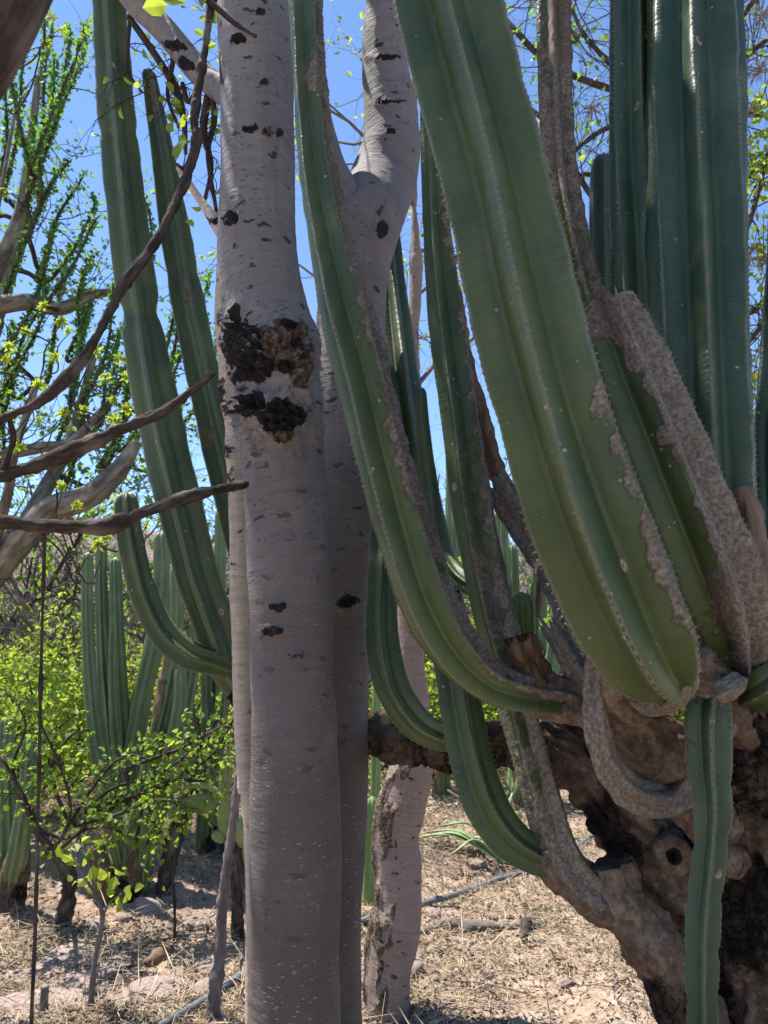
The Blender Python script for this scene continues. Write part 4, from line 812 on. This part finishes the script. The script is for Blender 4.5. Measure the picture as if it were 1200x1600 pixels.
solo('leaning_stump', 'dark leaning dead stump beyond the prickly pear', 'stump', [(252, 1396, 12), (262, 1355, 12), (275, 1300, 11), (296, 1255, 10), (310, 1225, 7)], 'twig', 16, .02, .5)
t, r_ = solo('split_stump', 'split brown stump slab at the foot of the columnar cacti', 'stump', [(166, 1405, 14), (160, 1370, 16), (150, 1325, 12)], 'dead', 14, .015, .3)

# shrub with bent dark stems and sprays of bright leaves
hb = G(95, 1448); D = hb[1]
sh = thing('leafy_shrub', 'sprawling shrub with bent dark stems and sprays of bright green leaves', 'shrub', hb)
net = Net(); a = Acc(); net.lay(a, np.vstack([[*(hb-[0, 0, .06]), .05], px([(98, 1440, D, 12), (108, 1390, D, 11), (100, 1350, D, 10), (70, 1310, D, 9), (50, 1270, D, 7), (30, 1240, D, 5)])]), 14, .02, shape=knots_(.4)); a.build('stem', M['twig'], sh)
tp = []
for q in ([(85, 1330), (110, 1270), (95, 1200), (60, 1120), (40, 1040)], [(60, 1300), (30, 1230), (0, 1180)], [(90, 1330), (150, 1280), (220, 1240), (300, 1200), (365, 1150)], [(150, 1280), (230, 1225), (290, 1180), (345, 1120)], [(100, 1300), (160, 1210), (200, 1180), (240, 1190)], [(120, 1290), (190, 1270), (240, 1250), (280, 1260), (285, 1300)], [(100, 1270), (80, 1200), (110, 1150), (140, 1140)], [(150, 1260), (250, 1230), (330, 1180), (372, 1110)], [(60, 1290), (100, 1310), (150, 1290), (190, 1300)], [(200, 1240), (240, 1270), (230, 1320)], [(40, 1250), (20, 1200), (40, 1130), (10, 1080)], [(130, 1270), (180, 1230), (260, 1215), (320, 1220)], [(200, 1200), (280, 1170), (350, 1135), (375, 1150)]):
    a = Acc(); Dq = D+random.uniform(-.5, .1); r_ = px([(x, y, Dq, 3.2-.5*i) for i, (x, y) in enumerate(q)]); net.join(a, r_, 5, .03); rr, _ = spline(r_, n=18)
    for k in range(15): i = random.randint(4, 17); grow(a, rr[i, :3], RNG.normal(size=3)+np.array([.3, 0, .1]), random.uniform(.10, .28), .003, 1, 1, tp, 0, .6, 2, .7, .6, 5)
    a.build('branch', M['twig'], sh)
leaf_on(tp, M['leaf'], sh, 'leaves', .30, 1, .036, .024, .018, True); leaf_on(tp, M['leafy'], sh, 'leaves', .30, 1, .032, .021, .022, True)

# ------------------------------------------------------------------ strap-leaved plant, hose, logs
ab = G(785, 1352); ag = thing('strap_leaf_plant', 'plant of long narrow pale green strap leaves sprawling over the dark litter', 'plant', ab)
ends = [(700, 1235), (690, 1290), (705, 1335), (650, 1345), (745, 1250), (840, 1360), (870, 1385), (720, 1370), (815, 1270), (770, 1230), (860, 1330), (680, 1360), (800, 1240), (735, 1290), (905, 1310), (830, 1400), (640, 1310), (665, 1300)]
for i, (x, y) in enumerate(ends):
    e, t = P(x, y, ab[1]+random.uniform(-.15, .35)); e[2] = max(e[2], float(gh(e[0], e[1]))+.03); mid = (ab+e)/2+np.array([0, 0, .10+.05*random.random()]); rows, s_ = spline(np.array([[*(ab+[0, 0, .02]), .014], [*mid, .022], [*e, .003]]), n=18)
    tt = np.gradient(rows[:, :3], axis=0); sd_ = np.cross(tt, [0, 0, 1]); sd_ /= np.linalg.norm(sd_, axis=1)[:, None]+1e-9; w_ = rows[:, 3:4]
    V = np.stack([rows[:, :3]-sd_*w_+[0, 0, .006], rows[:, :3]-[0, 0, .004], rows[:, :3]+sd_*w_+[0, 0, .006]], 1); k = np.arange(17)[:, None]*3
    a = Acc(); a.add(V, np.concatenate([k+[[0, 1, 4, 3]], k+[[1, 2, 5, 4]]])); o = a.build('leaf', M['strap' if i % 5 else 'strapdry'], ag); so_ = o.modifiers.new('thickness', 'SOLIDIFY'); so_.thickness = .004
hp = []
for x, y in ((200, 1640), (270, 1602), (330, 1565), (390, 1528), (480, 1480), (565, 1446), (640, 1426), (700, 1408), (750, 1390), (800, 1374), (870, 1345), (940, 1304), (990, 1275)):
    q = G(x, y); hp.append([*q, .016])
hp = np.array(hp); hq, _ = spline(hp, .05); hq[:, 2] = gh0(hq[:, 0], hq[:, 1])+.022
a = Acc(); tube(a, hq, 12, .03); tag(a.build('irrigation_hose', M['hose']), 'grey plastic irrigation hose running over the dry ground', 'hose')
def log(pts, R, mat, name, label):
    r_ = np.array([[*G(x, y), R*k] for (x, y), k in pts]); r_[:, 2] += R*.6; a = Acc(); tube(a, r_, 14, .02, shape=knots_(.7)); tag(a.build(name, M[mat]), label, 'log')
log([((655, 1458), .6), ((700, 1450), 1), ((735, 1452), 1.1), ((780, 1448), .7), ((845, 1446), .5)], .026, 'lichen', 'fallen_log', 'pale weathered log lying below the hose behind the crooked tree')
log([((228, 1512), .7), ((250, 1502), 1.1), ((270, 1492), .6)], .03, 'dead', 'fallen_log', 'short tan rotten log on the reddish soil')
log([((818, 1470), .4), ((822, 1452), 1.0), ((832, 1440), .5), ((850, 1442), .2)], .03, 'twig', 'dead_root', 'dark gnarled root clump in the litter')

# ------------------------------------------------------------------ stones, litter
def stone_mesh(s):
    import bmesh
    bm = bmesh.new(); bmesh.ops.create_icosphere(bm, subdivisions=3, radius=1)
    V = np.array([v.co for v in bm.verts]); k = 1+.9*(fbm(V*1.1+s*7, s, 3)-.5); k = np.minimum(k, .95+.25*noise(V*.8+s*3, s+5)); V = V*k[:, None]*[1, .8, .55]
    for v, c in zip(bm.verts, V): v.co = c
    me = bpy.data.meshes.new('stone'); bm.to_mesh(me); bm.free(); me.polygons.foreach_set('use_smooth', np.full(len(me.polygons), s % 2 == 0)); return me
SM = [stone_mesh(s) for s in range(8)]
for me in SM: me.materials.append(M['stone'])
def stone(x, y, R, label='small brown stone lying on the dry ground', group='small stones on the ground', mi=None):
    q = G(x, y); o = bpy.data.objects.new('stone', SM[random.randrange(8) if mi is None else mi]); COL.objects.link(o); o.location = q+np.array([0, 0, R*.15]); o.scale = (R*random.uniform(.8, 1.4), R*random.uniform(.8, 1.2), R*random.uniform(.7, 1.1)); o.rotation_euler = (random.uniform(-.2, .2), random.uniform(-.2, .2), random.uniform(0, 6.3)); tag(o, label, 'stone', group)
stone(42, 1530, .07, 'dark angular stone beside the weathered post', None); stone(310, 1440, .075, 'rounded brown stone before the dead sapling', None); stone(232, 1420, .10, 'broad dark stone at the foot of the columnar cacti', None); stone(318, 1545, .06, 'pale lichen-covered stone beside the hose and dead sapling', None)
for k, (x, y, R) in enumerate(((40, 1575, .20), (130, 1545, .16), (205, 1560, .14), (95, 1510, .13), (265, 1540, .13), (15, 1535, .14), (180, 1505, .11), (330, 1500, .10))):
    q = G(x, y); o = bpy.data.objects.new('flat_rock', SM[k % 8]); COL.objects.link(o); o.location = q+np.array([0, 0, .005]); o.scale = (R*1.3, R, R*.22); o.rotation_euler = (random.uniform(-.1, .1), random.uniform(-.15, .05), random.uniform(0, 6.3)); tag(o, 'flat reddish rock slab set in the straw-strewn soil', 'rock', 'flat rock slabs in the clearing')
for _ in range(95):
    x, y = (random.uniform(0, 390), random.uniform(1395, 1600)) if random.random() < .5 else (random.uniform(560, 1060), random.uniform(1260, 1600)); r_ = random.choice([.012, .015, .02, .025, .03, .04, .05]); cl = 'tiny pebble-sized' if r_ < .018 else ('small brown' if r_ < .035 else 'fist-sized brown'); stone(x, y, r_, cl+' stone lying on the dry litter-strewn ground', cl+' stones on the ground')
# loose twigs
tm = []
for s in range(5):
    a = Acc(); r_ = np.array([[x, random.uniform(-.03, .03), random.uniform(0, .012), .004*(1.2-abs(x))] for x in np.linspace(-.2, .2, 6)]); tube(a, r_, 6, .02)
    for _ in range(2): j = r_[random.randint(1, 4)]; tube(a, np.array([[*j[:3], .0028], [j[0]+.05, j[1]+random.uniform(-.06, .06), .012, .002], [j[0]+.10, j[1]+random.uniform(-.1, .1), .01, .0012]]), 5, .02)
    tm.append(a.mesh('fallen_twig', M['greytwig']))
for _ in range(38):
    x, y = (random.uniform(0, 390), random.uniform(1420, 1600)) if random.random() < .4 else (random.uniform(570, 1060), random.uniform(1300, 1600)); q = G(x, y); o = bpy.data.objects.new('fallen_twig', random.choice(tm)); COL.objects.link(o); o.location = q+np.array([0, 0, .012]); k = random.uniform(.3, 1.0); o.scale = (k, k, k); o.rotation_euler = (0, random.uniform(-.08, .08), random.uniform(0, 6.3)); tag(o, 'dry fallen twig lying on the ground', 'twig', 'fallen twigs on the ground')
def strew(n, dens):
    y = 2.6+RNG.random(n)**1.25*6.5; x = RNG.uniform(-1, 1, n)*(.56*y+.3); k = fbm(np.stack([x*1.3, y*1.3, x*0], -1), 97, 3) > RNG.uniform(.5-dens, .5+dens, n); x, y = x[k], y[k]; return np.stack([x, y, gh(x, y)], -1)
c = strew(150000, .22); c[:, 2] += RNG.uniform(.0, .03, len(c)); d = RNG.normal(size=c.shape)*[1, 1, .22]; a = Acc(); leaves(a, c, d, RNG.uniform(.04, .16, len(c)), .0035, .3, (0, 0, 2)); c2 = strew(6000, .2)+[0, 0, .015]; leaves(a, c2, RNG.normal(size=c2.shape)*[1, 1, .4], RNG.uniform(.15, .36, len(c2)), .0048, .3, (0, 0, 2)); tag(a.build('dry_grass', M['straw'], None, False), 'straw-coloured dry grass litter strewn over the soil', 'dry grass', kind='stuff')
c = strew(90000, .3); c[:, 2] += RNG.uniform(.0, .025, len(c)); d = RNG.normal(size=c.shape)*[1, 1, .3]; a = Acc(); leaves(a, c, d, RNG.uniform(.012, .04, len(c)), .014, .35, (0, 0, 2)); tag(a.build('leaf_litter', M['litter'], None, False), 'brown leaf litter and chips over the soil', 'leaf litter', kind='stuff')
c = RNG.uniform(size=(9000, 3))*[9, 9, 0]+[-4.5, 2.5, 0]; c = c[fbm(c*1.1, 99, 3) > .58]; c[:, 2] = gh(c[:, 0], c[:, 1]); d = RNG.normal(size=c.shape)*[.6, .6, .2]+[0, 0, 1]; a = Acc(); leaves(a, c, d, RNG.uniform(.03, .09, len(c)), .005, .3); tag(a.build('green_grass', M['leaf'], None, False), 'sparse green grass blades sprouting in the litter', 'grass', kind='stuff')

# ------------------------------------------------------------------ shrubs and thickets farther back (local meshes, copied)
def shrub_parts(kind, seed):
    global RNG
    RNG = np.random.default_rng(seed); random.seed(seed); a = Acc(); tp = []
    for k in range(6):
        an = k*1.05+random.random(); grow(a, (math.cos(an)*.05, math.sin(an)*.05, -.05), (math.cos(an)*.6, math.sin(an)*.6, 1), 1.0*random.uniform(.8, 1.3), .016, 3, 2 if kind != 'bare' else 1, tp, .06, .5, 4, .7, .62, 6)
    out = [('branches', a.mesh('branches', M['greytwig' if kind == 'bare' else 'twig']))]
    lf = Acc(); P0 = np.array([x for x, _ in tp]); n = len(P0)
    per, L, pr = {'bare': (1, .04, .06), 'leafy': (2, .055, .8), 'sparse': (1, .05, .35)}[kind]
    idx = np.repeat(np.arange(n), per); idx = idx[RNG.random(len(idx)) < pr]; s = RNG.uniform(.6, 1.3, len(idx)); leaves(lf, P0[idx]+RNG.normal(size=(len(idx), 3))*.03, RNG.normal(size=(len(idx), 3)), L*s, L*.62*s)
    out.append(('leaves', lf.mesh('leaves', M[{'bare': 'leaf', 'leafy': 'leafy', 'sparse': 'leaf'}[kind]], False))); return out
SP = {k: [shrub_parts(k, s) for s in (11, 12)] for k in ('bare', 'leafy', 'sparse')}
random.seed(77); RNG = np.random.default_rng(77)
LB = {'bare': ('grey leafless thicket shrub behind the clearing', 'bare shrubs in the background'), 'leafy': ('bright yellow-green leafy shrub behind the clearing', 'leafy shrubs in the background'), 'sparse': ('thinly leaved twiggy shrub behind the clearing', 'thin shrubs in the background')}
def shrub(kind, x, y, h):
    t = thing('background_shrub', LB[kind][0], 'shrub', (x, y, float(gh(x, y))), LB[kind][1]); k = h/1.9; t.scale = (k*1.1, k*1.1, k); t.rotation_euler = (0, 0, random.uniform(0, 6.3))
    for nm, me in random.choice(SP[kind]): o = bpy.data.objects.new(nm, me); COL.objects.link(o); o.parent = t; o['kind'] = 'stuff'
for xp, D, h, k in ((40, 6.5, 1.7, 'leafy'), (-40, 6.0, 2.0, 'leafy'), (110, 7.5, 1.8, 'leafy'), (60, 9, 2.4, 'leafy'), (200, 10, 2.6, 'bare'), (20, 10, 3.2, 'bare'), (120, 11, 3.4, 'bare'), (300, 10.5, 2.8, 'bare'), (340, 7.5, 1.8, 'leafy'), (260, 8, 1.6, 'leafy'), (-60, 12, 4, 'bare'), (230, 13, 3.6, 'sparse'), (330, 13, 3.8, 'sparse'),
                    (600, 8.5, 1.5, 'leafy'), (660, 7.8, 1.7, 'leafy'), (620, 11, 3.0, 'sparse'), (700, 10, 2.6, 'leafy'), (680, 14, 4.2, 'bare'), (740, 9, 1.7, 'leafy'), (790, 11, 2.4, 'sparse'), (850, 8.5, 1.5, 'leafy'), (880, 11, 2.6, 'leafy'), (760, 15, 4.4, 'bare'), (930, 9, 1.8, 'sparse'), (1000, 10, 2.2, 'leafy'), (1090, 9.5, 2.0, 'sparse'), (1150, 8.5, 1.8, 'leafy'), (1190, 9.5, 2.2, 'bare'),
                    (450, 11, 3, 'bare'), (540, 12, 3.4, 'sparse'), (640, 17, 5, 'bare'), (150, 16, 5, 'bare'), (50, 18, 5.2, 'sparse'), (280, 18, 5, 'bare'), (400, 16, 4.6, 'bare'), (820, 18, 5, 'sparse'), (960, 17, 4.6, 'bare'), (1100, 16, 4.4, 'sparse'), (1220, 15, 4.4, 'bare'), (0, 7, 1.2, 'leafy'), (250, 10, 4.6, 'bare'), (330, 11.5, 5.4, 'bare'), (180, 12.5, 5.6, 'bare'), (60, 12, 6.0, 'sparse'), (640, 10, 4.6, 'sparse'), (705, 12, 6, 'bare'), (785, 11, 4.6, 'bare'), (590, 13, 6.3, 'bare'), (1185, 11, 5.5, 'sparse'), (850, 14, 6, 'bare')):
    shrub(k, (xp-600)/F*D*.985, D, h)
fs = Acc(); lf = Acc()
c = np.stack([RNG.uniform(-130, 130, 9000), RNG.uniform(22, 190, 9000)], 1); hgt = np.where(c[:, 1] > 120, 0, 0)
zz = gh(c[:, 0], c[:, 1])-sm(60, 300, c[:, 1])*6; k = c[:, 1] < 115; c = c[k]; zz = zz[k]
ctr = np.repeat(np.c_[c, zz], 16, 0); n = len(ctr); ctr = ctr+RNG.normal(size=(n, 3))*[.7, .7, .5]+[0, 0, 1.0]; leaves(lf, ctr, RNG.normal(size=(n, 3))+[0, 0, .5], RNG.uniform(.25, .7, n), .16)
tag(lf.build('far_scrub', M['farscrub'], None, False), 'distant mass of grey-brown and green scrub below the hill', 'scrub', kind='stuff')
